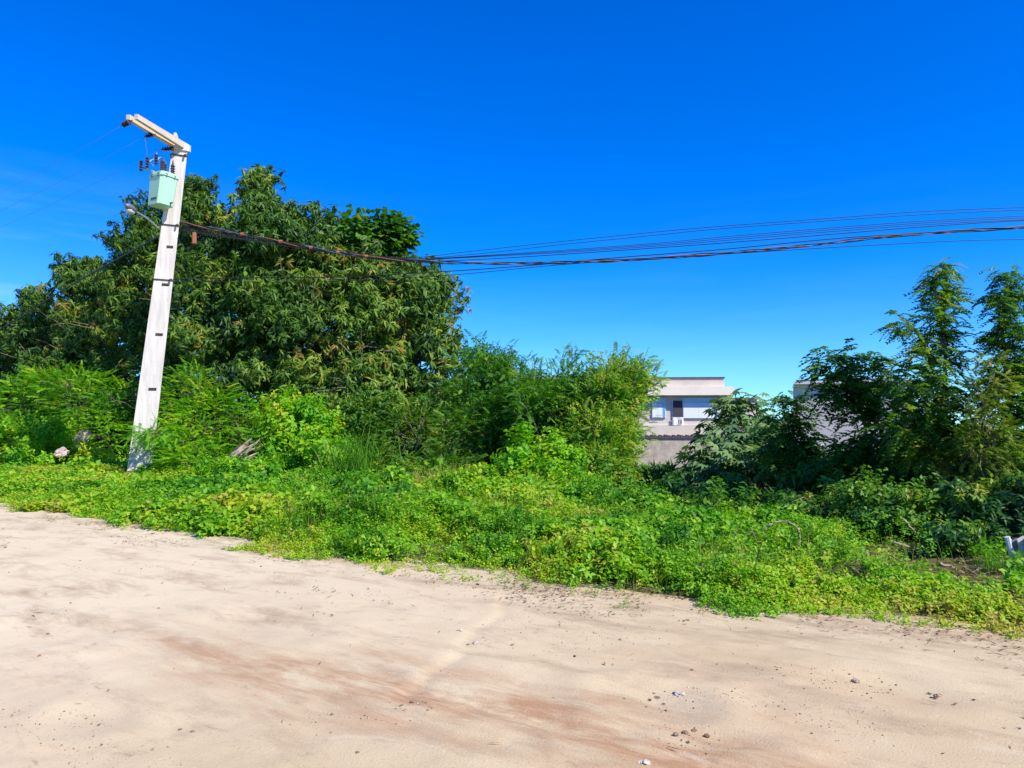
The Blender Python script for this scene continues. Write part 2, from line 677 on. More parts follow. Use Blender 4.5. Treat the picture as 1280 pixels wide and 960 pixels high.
def leaf2(L, w, fold=.25, droop=.1):
    """a small leaf of two folded halves"""
    V = np.array([[0, 0, 0], [.42 * L, w / 2, fold * w / 2], [L, 0, -droop * L], [.42 * L, -w / 2, fold * w / 2]])
    return V, np.array([[0, 2, 1], [0, 3, 2]])


def rot(V, yaw=0, pitch=0, roll=0):
    c, s = math.cos(roll), math.sin(roll)
    V = V @ np.array([[1, 0, 0], [0, c, -s], [0, s, c]]).T
    c, s = math.cos(pitch), math.sin(pitch)
    V = V @ np.array([[c, 0, -s], [0, 1, 0], [s, 0, c]]).T      # +pitch lifts the tip
    c, s = math.cos(yaw), math.sin(yaw)
    return V @ np.array([[c, -s, 0], [s, c, 0], [0, 0, 1]]).T


def t_rosette(seed, n=10, L=.26, w=.065, stem=.15, lo=-60, hi=45):
    """whorl of drooping lance leaves round a twig tip; twig along +z of the template"""
    r = random.Random(seed)
    parts = []
    for k in range(n):
        V, T = leaf(L * r.uniform(.7, 1.15), w * r.uniform(.85, 1.15), droop=r.uniform(.25, .6))
        V = rot(V, k * 2.4 + r.uniform(-.3, .3), R(r.uniform(lo, hi)), r.uniform(-.5, .5))
        parts.append((V + [0, 0, stem * r.uniform(-.6, .4)], T, r.uniform(-.14, .14)))
    return join(parts)


def t_sprig(seed, n=7, L=.07, w=.045, h=.14):
    r = random.Random(seed)
    parts = []
    for k in range(n):
        V, T = leaf2(L * r.uniform(.7, 1.2), w * r.uniform(.8, 1.2), fold=r.uniform(.1, .4), droop=r.uniform(0, .3))
        V = rot(V + [.012, 0, 0], k * 2.4 + r.uniform(-.4, .4), R(r.uniform(-30, 50)), r.uniform(-.5, .5))
        parts.append((V + [0, 0, h * (k + r.random()) / n], T, r.uniform(-.12, .12)))
    return join(parts)


def t_frond(seed, n=11, L=.55, ll=.11, lw=.035, droop=.4, leaflet=leaf2):
    """pinnate leaf along +x"""
    r = random.Random(seed)
    parts = []
    w = .006
    for i in range(n):
        f = .14 + .86 * i / (n - 1)
        x, z = f * L, -droop * L * f * f
        for sgn in (-1, 1):
            V, T = leaf2(ll * (1 - .35 * abs(f - .5) * 2) * r.uniform(.85, 1.1), lw, .2, .2)
            V = rot(V, sgn * R(62 - 30 * f), R(r.uniform(-28, 0)), sgn * r.uniform(-.2, .5))
            parts.append((V + [x, 0, z], T, r.uniform(-.1, .1)))
    xs = np.linspace(0, 1, 6)
    Vr = np.array([[f * L, s * w, -droop * L * f * f + .002] for f in xs for s in (-1, 1)])
    Tr = np.array([t for i in range(5) for t in ((2 * i, 2 * i + 2, 2 * i + 1), (2 * i + 1, 2 * i + 2, 2 * i + 3))])
    parts.append((Vr, Tr, .1))
    return join(parts)


def t_palmate(seed, lobes=7, Rd=.22):
    """lobed round leaf whose stalk end is at the origin; lies in the xy plane, tilted down"""
    r = random.Random(seed)
    V, T = [[.0, 0, 0]], []
    a0, a1 = -2.5, 2.5
    m = lobes * 2 + 1
    for i in range(m):
        a = a0 + (a1 - a0) * i / (m - 1)
        rad = Rd * (1.0 if i % 2 else .48) * (1 - .25 * abs(a) / 2.5) * r.uniform(.9, 1.1)
        V.append([rad * math.cos(a), rad * math.sin(a), (-.25 * rad if i % 2 else .05 * rad)])
    for i in range(1, m):
        T.append([0, i, i + 1])
    return np.array(V), np.array(T), np.full(len(V), r.uniform(-.08, .08))


def t_round(seed, L=.26, w=.2):
    V, T = leaf(L, w, droop=.25, fold=.15, wide_at=.48)
    return V, T, np.zeros(len(V))


def t_blade(seed, L=.6, w=.016, bend=.5):
    r = random.Random(seed)
    pts = []
    n = 5
    for i in range(n):
        f = i / (n - 1)
        pts.append((bend * L * f * f, 0, L * (f - .35 * bend * f * f * f), w * (1 - f) ** .6))
    V = np.array([[x, s * hw / 2, z] for x, y, z, hw in pts for s in (-1, 1)])
    T = np.array([t for i in range(n - 1) for t in ((2 * i, 2 * i + 1, 2 * i + 2), (2 * i + 1, 2 * i + 3, 2 * i + 2))])
    return V, T, np.linspace(-.05, .12, len(V))


ROS = [t_rosette(k, 12, .235 + .02 * k, .052 + .003 * k, .16, -80, 22) for k in range(5)]
ROS_SMALL = [t_rosette(20 + k, 9, .15, .055, .14, -45, 50) for k in range(4)]
SPRIG = [t_sprig(k) for k in range(6)]
SPRIG_BIG = [t_sprig(40 + k, 9, .13, .085, .32) for k in range(5)]
FEATHER = [t_frond(k, 9, .24, .075, .020, .3) for k in range(4)]
FROND = [t_frond(10 + k, 8, .55, .205, .085, .85) for k in range(4)]
FROND_L = [t_frond(30 + k, 12, .45, .10, .028, .25) for k in range(4)]
SPRIG_MED = [t_sprig(60 + k, 10, .10, .042, .22) for k in range(5)]
PALM = [t_palmate(k) for k in range(4)]
ROUND = [t_round(k) for k in range(2)]
BLADE = [t_blade(k, 1.0, .022, b) for k, b in enumerate((.15, .3, .5, .75))]


def lobe_px(px, py, Y, rx, ry, depth=None):
    c = P(px, py, Y)
    k = Y / 960.0
    return np.array([c[0], c[1], c[2], rx * k, (depth if depth else rx * k), ry * k])


def bez(a, b, sag, n=7, rng=None, wob=0.0):
    a, b = np.array(a, float), np.array(b, float)
    out = []
    for i in range(n):
        f = i / (n - 1)
        p = a * (1 - f) + b * f + np.array([0, 0, sag * 4 * f * (1 - f)])
        if rng is not None and 0 < i < n - 1:
            p = p + rng.normal(0, wob, 3)
        out.append(p)
    return out


def crown_tree(name, label, lobes, kind, seed, density=5.0, base=None, trunk_r=.2, stems=1, mat=None, scale=1.0, group=None, cat=None,
               bark='bark', clump=.75, low=-1e9, per=16, back=.55, tint=(.42, .16), limbs=True, part='crown', flat=.8, spread=.35):
    rng = np.random.default_rng(seed)
    lobes = [lobe_px(*l) for l in lobes]
    if base is None:
        l0 = lobes[0]
        base = (l0[0], l0[1])
    bz = gz(base[0], base[1]) - .05
    root = empty(name, (base[0], base[1], bz))
    tag(root, label, cat or 'tree', group)
    if name == 'creeper':
        trunk_r = .012
    woods = [MB() for _ in range(stems)]
    L = Leaves()
    top = np.mean([l[:3] for l in lobes], axis=0)
    hubs = []
    for k in range(stems):
        off = rng.normal(0, spread if stems > 1 else 0, 2)
        b0 = np.array([base[0] + off[0], base[1] + off[1], gz(base[0] + off[0], base[1] + off[1]) - .05])
        tz = bz + (top[2] - bz) * (.55 if stems == 1 else .75)
        if stems > 1:
            l = lobes[k % len(lobes)]
            t = np.array([l[0] + rng.normal(0, l[3] * .3), l[1], l[2]])
        else:
            t = np.array([base[0] * .6 + top[0] * .4, base[1] * .6 + top[1] * .4, tz])
        pts = bez(b0, t, 0, 8, rng, .05 * (t[2] - bz) ** .5)
        woods[k].tube(pts, list(np.linspace(trunk_r, trunk_r * .55, 8)), 8)
        hubs.append(pts)
    allp, alln = [], []
    for l in lobes:
        c, r = l[:3], l[3:]
        area = 4 * math.pi * ((r[0] * r[1]) ** 1.6 / 3 + (r[0] * r[2]) ** 1.6 / 3 + (r[1] * r[2]) ** 1.6 / 3) ** (1 / 1.6)
        n = max(5, int(area * density / per / clump ** .5))
        d = norm(rng.normal(0, 1, (n * 2, 3)))
        keep = (d[:, 1] < .25) | (rng.random(len(d)) < back)
        d = d[keep][:n]
        rad = 1 - .38 * rng.random(len(d)) ** 2.0 + rng.normal(0, .06, len(d))
        if kind == 'ros':
            rad = np.where(rng.random(len(d)) < .28, rng.uniform(.35, .7, len(d)), rad)
        p = c + d * r * rad[:, None]
        nn = norm(d / r)
        ok = (p[:, 2] > low) & (p[:, 2] > ground_z(p[:, 0], p[:, 1]) + .1)
        if not ok.any():
            p[:, 2] = ground_z(p[:, 0], p[:, 1]) + .2
            ok[:] = True
        p, nn = p[ok], nn[ok]
        # wood: a limb to the lobe, boughs to some of its clumps
        if limbs:
            hk = min(range(stems), key=lambda q: np.linalg.norm(hubs[q][-1] - c))
            h, wood = hubs[hk], woods[hk]
            st = h[-1] if stems == 1 else h[-3]
            lim = bez(st, c, rng.uniform(-.1, .15) * np.linalg.norm(c - st), 6, rng, .08)
            wood.tube(lim, list(np.linspace(trunk_r * .5, trunk_r * .22, 6)), 6)
            for q in p[rng.permutation(len(p))[:min(len(p), 22)]]:
                wood.tube(bez(lim[rng.integers(2, 6)], q, rng.uniform(-.15, .1), 5, rng, .07), list(np.linspace(trunk_r * .17, .008, 5)), 5)
        allp.append(p)
        alln.append(nn)
    p = np.vstack(allp)
    nn = np.vstack(alln)
    ctint = np.clip(rng.normal(tint[0], tint[1], len(p)), 0, .82)
    k = rng.poisson(per, len(p))
    ii = np.repeat(np.arange(len(p)), k)
    q = norm(rng.normal(0, 1, (len(ii), 3))) * (rng.random((len(ii), 1)) ** .45) * clump
    q[:, 2] *= flat
    pos = p[ii] + q
    out = norm(nn[ii] * .7 + q / clump * .7 + rng.normal(0, .3, q.shape) + [0, 0, .15])
    ok = pos[:, 2] > ground_z(pos[:, 0], pos[:, 1]) + .05
    pos, out, ii = pos[ok], out[ok], ii[ok]
    tn = ctint[ii] + rng.normal(0, .10, len(ii)) + np.where(rng.random(len(ii)) < .025, .4, 0)
    sc = scale * rng.uniform(.75, 1.25, len(ii))
    if kind in ('ros', 'ros_small', 'sprig'):
        tm = {'ros': ROS, 'ros_small': ROS_SMALL, 'sprig': SPRIG_BIG}[kind]
        ax = norm(out + [0, 0, .5])
        Rm = frames(ax, rng, rng.uniform(0, 6.28, len(ii)), up=np.tile([.3, .2, .1], (len(ii), 1)) + rng.normal(0, .5, (len(ii), 3)))
        Rm = np.stack([Rm[:, :, 1], Rm[:, :, 2], Rm[:, :, 0]], -1)      # template z along the twig
    elif kind == 'feather':
        tm = FEATHER
        Rm = frames(norm(out + [0, 0, .1]), rng, rng.normal(0, .5, len(ii)))
    elif kind == 'frond':
        tm = FROND_L
        Rm = frames(norm(out * [1, 1, .4] + [0, 0, .08]), rng, rng.normal(0, .35, len(ii)))
    elif kind == 'palm':
        tm = PALM
        Rm = frames(norm(out * [1, 1, .3] - [0, 0, .35]), rng, rng.normal(0, .4, len(ii)))
    else:
        tm = ROUND
        Rm = frames(norm(out * [1, 1, .5] - [0, 0, .2]), rng, rng.normal(0, .5, len(ii)))
    L.put(tm, pos, Rm, sc, tn, rng)
    if name == 'mango_tree' and len(lobes) > 4:
        sel = [q for q in range(len(p)) if nn[q][1] < -.35 and p[q][2] < top[2] + .3]
        for q in rng.permutation(sel)[:14]:
            tw = MB()
            e = p[q] + nn[q] * .55
            for _ in range(3):
                f = e + rng.normal(0, .5, 3) + [0, -.1, .25]
                tw.tube(bez(p[q] - nn[q] * .3, f, .06, 5, rng, .05), list(np.linspace(.022, .006, 5)), 4)
            tw.build('bare_twig', M['twig'], root)
    for wood in woods:
        wood.build('trunk' if stems == 1 else 'stem', M[bark], root, smoothed=True)
    L.build(part, M[mat], root)
    return root


def tuft_tree(name, label, base_px, tufts, seed, mat='dark', trunk_r=.05, cat='tree', bark='pale_bark', scale=1.0, tint=(.45, .15), group=None, tmpl=None, n=46):
    """slender tree: branches that each end in whorls of drooping pinnate leaves"""
    rng = np.random.default_rng(seed)
    bx = P(*base_px)
    bz = gz(bx[0], bx[1]) - .05
    root = empty(name, (bx[0], bx[1], bz))
    tag(root, label, cat, group)
    wood = MB()
    L = Leaves()
    hi = max(tufts, key=lambda t: P(t[0], t[1], t[2])[2])
    tp = P(*hi[:3])
    main = bez((bx[0], bx[1], bz), tp - [0, 0, .25], 0, 12, rng, .035)
    wood.tube(main, list(np.linspace(trunk_r, trunk_r * .12, 12)), 8)
    for (px, py, Y, rp) in tufts:
        c = P(px, py, Y)
        rm = rp / 960 * Y
        j = int(np.argmin([np.linalg.norm((c - m) * [1, 1, 1.0]) + (5 if m[2] > c[2] - .1 else 0) for m in main]))
        if (px, py) != hi[:2]:
            wood.tube(bez(main[j], c, -.08, 6, rng, .03), list(np.linspace(trunk_r * .45, .008, 6)), 6)
        k = max(7, int(n * rng.uniform(.8, 1.2)))
        az = np.arange(k) * 2.4 + rng.uniform(0, 6)
        el = rng.uniform(-.25, .75, k)
        d = np.stack([np.cos(az) * np.cos(el), np.sin(az) * np.cos(el), np.sin(el)], -1)
        pos = np.tile(c, (k, 1)) - np.array([0, 0, 1]) * rng.random((k, 1)) * rm * 1.0 + d * rm * .15 + np.clip(rng.normal(0, rm * .32, (k, 3)), -.45 * rm, .45 * rm)
        sc = rm / .55 * .88 * rng.uniform(.75, 1.15, k) * scale
        L.put(tmpl or FROND, pos, frames(d, rng, rng.normal(0, .3, k)), sc, rng.normal(tint[0], tint[1], k), rng)
    wood.build('trunk', M[bark], root, smoothed=True)
    L.build('crown', M[mat], root)
    return root


def spray_shrub(name, label, base_px, tips, seed, mat='feather', cat='tree', nb=40, scale=1.0, step=.055, tint=(.45, .18), tr=.07, body=(), bdens=11, tmpl=None):
    """arching branches set with feathery leaves; tips: pixel ellipses (px, py, Y, rx, ry, weight)"""
    rng = np.random.default_rng(seed)
    bx = P(*base_px)
    bz = gz(bx[0], bx[1]) - .05
    root = empty(name, (bx[0], bx[1], bz))
    tag(root, label, cat)
    L = Leaves()
    w = np.array([t[5] for t in tips], float)
    for k in range(nb):
        t = tips[rng.choice(len(tips), p=w / w.sum())]
        a = rng.uniform(0, 6.28)
        rr = rng.random() ** .5
        e = P(t[0] + t[3] * rr * math.cos(a), t[1] + t[4] * rr * math.sin(a), t[2] + rng.normal(0, .9))
        s = np.array([bx[0] + rng.normal(0, .25), bx[1] + rng.normal(0, .25), bz])
        hgt = e[2] - bz
        pts = bez(s, e, .16 * hgt, 11, rng, .05)
        wood = MB()
        wood.tube(pts, list(np.linspace(tr * (.5 + .5 * rng.random()), .006, 11)), 5)
        wood.build('stem', M['twig'], root, smoothed=True)
        arr = np.array(pts)
        seg = np.linalg.norm(np.diff(arr, axis=0), axis=1)
        cum = np.concatenate([[0], np.cumsum(seg)])
        m = int(cum[-1] * .78 / step)
        ds = cum[-1] * (.22 + .78 * (np.arange(m) + rng.random(m)) / m)
        pos = np.stack([np.interp(ds, cum, arr[:, i]) for i in range(3)], -1)
        tg = norm(np.stack([np.interp(ds + .05, cum, arr[:, i]) - np.interp(ds - .05, cum, arr[:, i]) for i in range(3)], -1) + 1e-6)
        # short side twigs
        side = norm(np.cross(tg, rng.normal(0, 1, (m, 3))))
        tw = rng.random((m, 1)) * .38 * np.minimum(1, (cum[-1] - ds + .15) / 1.0)[:, None]
        pos = pos + side * tw
        d = norm(tg * .7 + side * rng.uniform(.4, 1.1, (m, 1)) + [0, 0, .1])
        L.put(tmpl or FEATHER, pos, frames(d, rng, rng.normal(0, .5, m)), scale * rng.uniform(.7, 1.2, m),
              rng.normal(tint[0], tint[1] * .5) + rng.normal(0, tint[1] * .6, m), rng)
    for l in [lobe_px(*b) for b in body]:
        c, r = l[:3], l[3:]
        n = int(4 * math.pi * (r[0] * r[1] + r[0] * r[2] + r[1] * r[2]) / 3 * bdens / 16)
        d = norm(rng.normal(0, 1, (n, 3)))
        p = c + d * r * (1 - .4 * rng.random((n, 1)) ** 2)
        p = p[p[:, 2] > ground_z(p[:, 0], p[:, 1]) + .2]
        ct = rng.normal(tint[0], tint[1], len(p))
        wood = MB()
        lim = bez((bx[0] + rng.normal(0, .2), bx[1] + rng.normal(0, .2), bz), c, .2, 7, rng, .05)
        wood.tube(lim, list(np.linspace(.05, .025, 7)), 6)
        for q in p[:14]:
            wood.tube(bez(lim[rng.integers(4, 7)], q, .1, 5, rng, .05), list(np.linspace(.02, .006, 5)), 5)
        wood.build('stem', M['twig'], root, smoothed=True)
        kk = rng.poisson(16, len(p))
        ii = np.repeat(np.arange(len(p)), kk)
        o = norm(rng.normal(0, 1, (len(ii), 3))) * rng.random((len(ii), 1)) ** .45 * .5 * [1, 1, .7]
        dd = norm(norm(p - c)[ii] * .6 + o * 1.3 + rng.normal(0, .3, o.shape) + [0, 0, .12])
        L.put(tmpl or FEATHER + SPRIG_MED, p[ii] + o, frames(dd, rng, rng.normal(0, .5, len(ii))), scale * rng.uniform(.8, 1.3, len(ii)), ct[ii] + rng.normal(0, .1, len(ii)), rng)
    L.build('foliage', M[mat], root)
    return root


# ------------------------------------------------------------------ buildings behind the trees
def frame_at(px, Y, ang=0.0):
    """local frame of a facade: origin at pixel px, distance Y, z=0; u to the right along the facade, w into the house"""
    o = P(px, 535, Y)
    u = np.array([math.cos(ang), math.sin(ang), 0])
    w = np.array([-math.sin(ang), math.cos(ang), 0])
    return o, u, w


M['lilac'] = plain('lilac_grey_plaster', (.60, .55, .50), .9, var=.12, scale=1.2)
M['beige'] = plain('beige_plaster', (.70, .61, .49), .9, var=.14, scale=1.0)
M['cream'] = plain('cream_fascia', (.86, .77, .61), .85, var=.10, scale=1.5)
M['pink'] = plain('pinkish_plaster', (.62, .53, .45), .9, var=.14, scale=1.5)
M['coping'] = plain('dark_coping', (.09, .075, .075), .8, var=.2)
M['white'] = plain('white_paint', (.78, .78, .76), .6, var=.03)
M['glass'] = plain('window_glass', (.12, .36, .60), .08, var=.05, spec=.9)  # blue paints the roof slab's shade on window tops; side strips are glass
M['blind'] = plain('window_blind', (.80, .86, .88), .6, var=.04)
M['brown_dark'] = plain('dark_opening', (.075, .06, .07), .9)
M['grey_wall'] = plain('grey_plaster', (.70, .63, .55), .9, var=.12, scale=.8)
M['block'] = plain('block_wall', (.46, .395, .31), .95, var=.4, scale=3.2, bump=.4, bscale=14)
M['tile'] = plain('dark_tile', (.10, .07, .075), .8, var=.4, scale=12)
M['peach'] = plain('peach_plaster', (.62, .44, .33), .9, var=.06)


def fbox(mb, fr, px0, px1, py0, py1, w0, w1):
    """box on a facade frame between pixel columns/rows, from depth w0 to w1 (metres into the house)"""
    o, u, w = fr
    Y = o[1]
    a, b = P(px0, py1, Y), P(px1, py0, Y)
    cx = (a[0] + b[0]) / 2 - o[0]
    cz = (a[2] + b[2]) / 2
    c = o + u * cx + w * (w0 + w1) / 2
    mb.box((c[0], c[1], cz), (b[0] - a[0], w1 - w0, b[2] - a[2]), math.atan2(u[1], u[0]))
    return mb


def build_house():
    fr = frame_at(850, 40, R(-4))
    o = fr[0]
    root = empty("house", (o[0], o[1], -1.0))
    tag(root, "lilac grey house with a flat cream roof slab and blue topped windows", "house")
    Bx = lambda name, mat, *a: fbox(MB(), fr, *a).build(name, M[mat], root)
    Bx("wall", 'lilac', 742, 899, 494.6, 532, 0, 7)
    Bx("lower_wall", 'beige', 742, 899, 532.2, 566, -.25, 7)
    Bx("wing_wall", 'lilac', 901, 962, 497, 566, 3, 9)
    Bx("wing_coping", 'coping', 900, 963, 495, 496.8, 2.9, 9.1)
    rf = Bx("roof_slab", 'cream', 740, 914, 484, 494.4, -.45, 7.6)
    pp = Bx("parapet", 'pink', 800, 904, 473, 483.8, -.1, 7.2)
    Bx("parapet_coping", 'coping', 799.5, 904.5, 471.6, 472.9, -.16, 7.26)
    # sloping bracket under the slab's right end
    m = MB()
    a, b = P(909, 495, 40), P(905, 508, 40)
    m.tube([(a[0], a[1] - .3, a[2]), (b[0], b[1] - .02, b[2])], [.16, .16], 4)
    m.build("bracket", M['pink'], root)

    def window(px0, px1, py0, py1, panes):
        f = fbox(MB(), fr, px0, px1, py0, py1, -.06, -.012).build("window", M['white'], root)
        for (a, b, c, d, mat) in panes:
            g = fbox(MB(), fr, a, b, c, d, -.09, -.062).build("pane" if mat == 'glass' else "blind", M[mat], f)
        return f
    window(815, 832, 498, 522.5, [(815.6, 831.4, 498.5, 504, 'glass'), (815.6, 822, 504.4, 522, 'blind'), (822.4, 828, 504.4, 522, 'blind'),
                                  (828.4, 831.4, 504.4, 522, 'glass')])
    window(853.6, 896, 497.5, 523, [(854, 895.6, 498, 503.6, 'glass'), (854, 872, 504, 522.6, 'blind'), (872.4, 884, 504, 522.6, 'blind'),
                                    (884.4, 891.6, 504, 522.6, 'blind'), (892, 895.6, 504, 522.6, 'glass')])
    window(840.5, 853.3, 500, 522.5, [(841.4, 852.6, 500.6, 522, 'brown_dark')])
    # cloth over the sill of the dark window
    c = MB()
    o_, u, w = fr
    nx, nz = 9, 7
    V, F = [], []
    for i in range(nx):
        for j in range(nz):
            f, g = i / (nx - 1), j / (nz - 1)
            q = P(840.6 + 13.2 * f + (f - .5) * 1.0 * g, 521.5 + 10 * g, 40)
            off = -.13 - .05 * math.sin(f * 9) * g
            V.append((q[0] + w[0] * off, q[1] + w[1] * off + (q[0] - o_[0]) * u[1], q[2]))
    F = [(i * nz + j, i * nz + j + 1, (i + 1) * nz + j + 1, (i + 1) * nz + j) for i in range(nx - 1) for j in range(nz - 1)]
    V2 = [(x, y + .015, z) for x, y, z in V]
    c.add(V, F).add(V2, [f[::-1] for f in F])
    cl = c.build("hanging_cloth", M['white'])
    tag(cl, "white cloth with two dark stripes hung below the dark window", "cloth")
    for pxs in (847, 850.4):
        q0, q1 = P(pxs, 525, 40), P(pxs + .1, 529.5, 40)
        s = MB()
        s.box(((q0[0] + q1[0]) / 2, 40 - .2 + (q0[0] - o_[0]) * u[1], (q0[2] + q1[2]) / 2), (.045, .012, q0[2] - q1[2]))
        s.build("stripe", M['coping'], cl)


def build_right_house():
    fr = frame_at(1060, 34, R(-20))
    root = empty("house", (fr[0][0], fr[0][1], -1.0))
    tag(root, "plain windowless grey house wall with a white roof edge, behind the dark trees", "house")
    fbox(MB(), fr, 998, 1128, 479.6, 590, 0, 8).build("wall", M['grey_wall'], root)
    fbox(MB(), fr, 996, 1130, 475.6, 479.4, -.2, 8.2).build("roof_edge", M['white'], root)
    fbox(MB(), fr, 999, 1127, 473.6, 475.4, -.02, 8).build("roof", M['coping'], root)


def build_left_house():
    fr = frame_at(680, 44, 0)
    root = empty("house", (fr[0][0], fr[0][1], -1.0))
    tag(root, "peach coloured house showing through the feathery shrubs", "house")
    fbox(MB(), fr, 662, 706, 475, 580, 0, 5).build("wall", M['peach'], root)
    fbox(MB(), fr, 659, 709, 471.5, 474.8, -.2, 5.2).build("roof_edge", M['cream'], root)


def build_wall():
    fr = frame_at(850, 35, R(-3))
    root = empty("boundary_wall", (fr[0][0], fr[0][1], -.9))
    tag(root, "rough block boundary wall with a dark toothed coping below the lilac house", "wall")
    fbox(MB(), fr, 748, 900, 548, 592, 0, .2).build("block_wall", M['block'], root)
    t = MB()
    n = 46
    for i in range(n):
        a = 747 + 154 * i / n
        h = 543.2 + (i * 37 % 5) * .35
        fbox(t, fr, a, a + 154 / n * .82, h, 546.4, -.05, .25)
    fbox(t, fr, 747, 901, 546.4, 547.9, -.06, .26)
    t.build("coping", M['tile'], root)
    fr = frame_at(990, 30, R(2))
    root = empty("boundary_wall", (fr[0][0], fr[0][1], -.9))
    tag(root, "low pale grey wall piece showing beneath the grey house", "wall")
    fbox(MB(), fr, 950, 1030, 557, 600, 0, .18).build("block_wall", M['block'], root)
    fbox(MB(), fr, 949, 1031, 555.2, 556.9, -.03, .21).build("coping", M['grey_wall'], root)


build_house()
build_right_house()
build_left_house()
build_wall()

# ------------------------------------------------------------------ utility pole
M['concrete'] = plain('pole_concrete', (.60, .55, .49), .9, var=.30, scale=3.2, bump=.35, bscale=25)
_n = M['concrete'].node_tree
_mp = _n.nodes.new("ShaderNodeMapping")
_mp.inputs["Scale"].default_value = (2.4, 2.4, .28)
_tc = next(q for q in _n.nodes if q.type == 'TEX_COORD')
_n.links.new(_tc.outputs["Object"], _mp.inputs["Vector"])
_n.links.new(_mp.outputs[0], next(q for q in _n.nodes if q.type == 'TEX_NOISE').inputs["Vector"])
M['arm'] = plain('crossarm_concrete', (.60, .50, .38), .9, var=.08, scale=2)
M['steel'] = plain('galvanised_steel', (.45, .46, .47), .45, metal=.7, var=.1)
M['iron'] = plain('dark_iron', (.05, .045, .05), .6, metal=.3, var=.2)
M['porcelain'] = plain('insulator_glaze', (.055, .045, .06), .25, var=.1, spec=.7)
M['pale_porcelain'] = plain('pale_insulator', (.45, .45, .5), .3, var=.1)
M['tank'] = plain('pale_green_paint', (.40, .66, .46), .45, var=.05, scale=4, spec=.45)
M['lettering'] = plain('dark_lettering', (.06, .11, .08), .6)
M['black_cable'] = plain('black_cable', (.02, .02, .026), .5, var=.1)
M['orange_cable'] = plain('orange_cable', (.34, .11, .06), .55, var=.1)
M['blue_cable'] = plain('grey_blue_cable', (.09, .17, .30), .5, var=.1)
M['lamp_metal'] = plain('lamp_metal', (.16, .165, .18), .5, metal=.3, var=.1)
M['lamp_glass'] = plain('lamp_glass', (.5, .5, .45), .2, var=.02)

PB = P(173, 599, 23.0)
PB[2] = gz(PB[0], PB[1])
PT = P(225.5, 183, 23.0)
PDIR = PT - PB


def pole_pt(f):
    return PB + PDIR * f


def pole_py(py):
    """pole axis point seen at pixel row py"""
    lo, hi = 0.0, 1.02
    for _ in range(40):
        m = (lo + hi) / 2
        q = pole_pt(m)
        v = 480 - 960 * math.tan(math.atan2(q[2] - EYE, q[1]) - PITCH)
        if v > py:
            lo = m
        else:
            hi = m
    return pole_pt(lo), lo


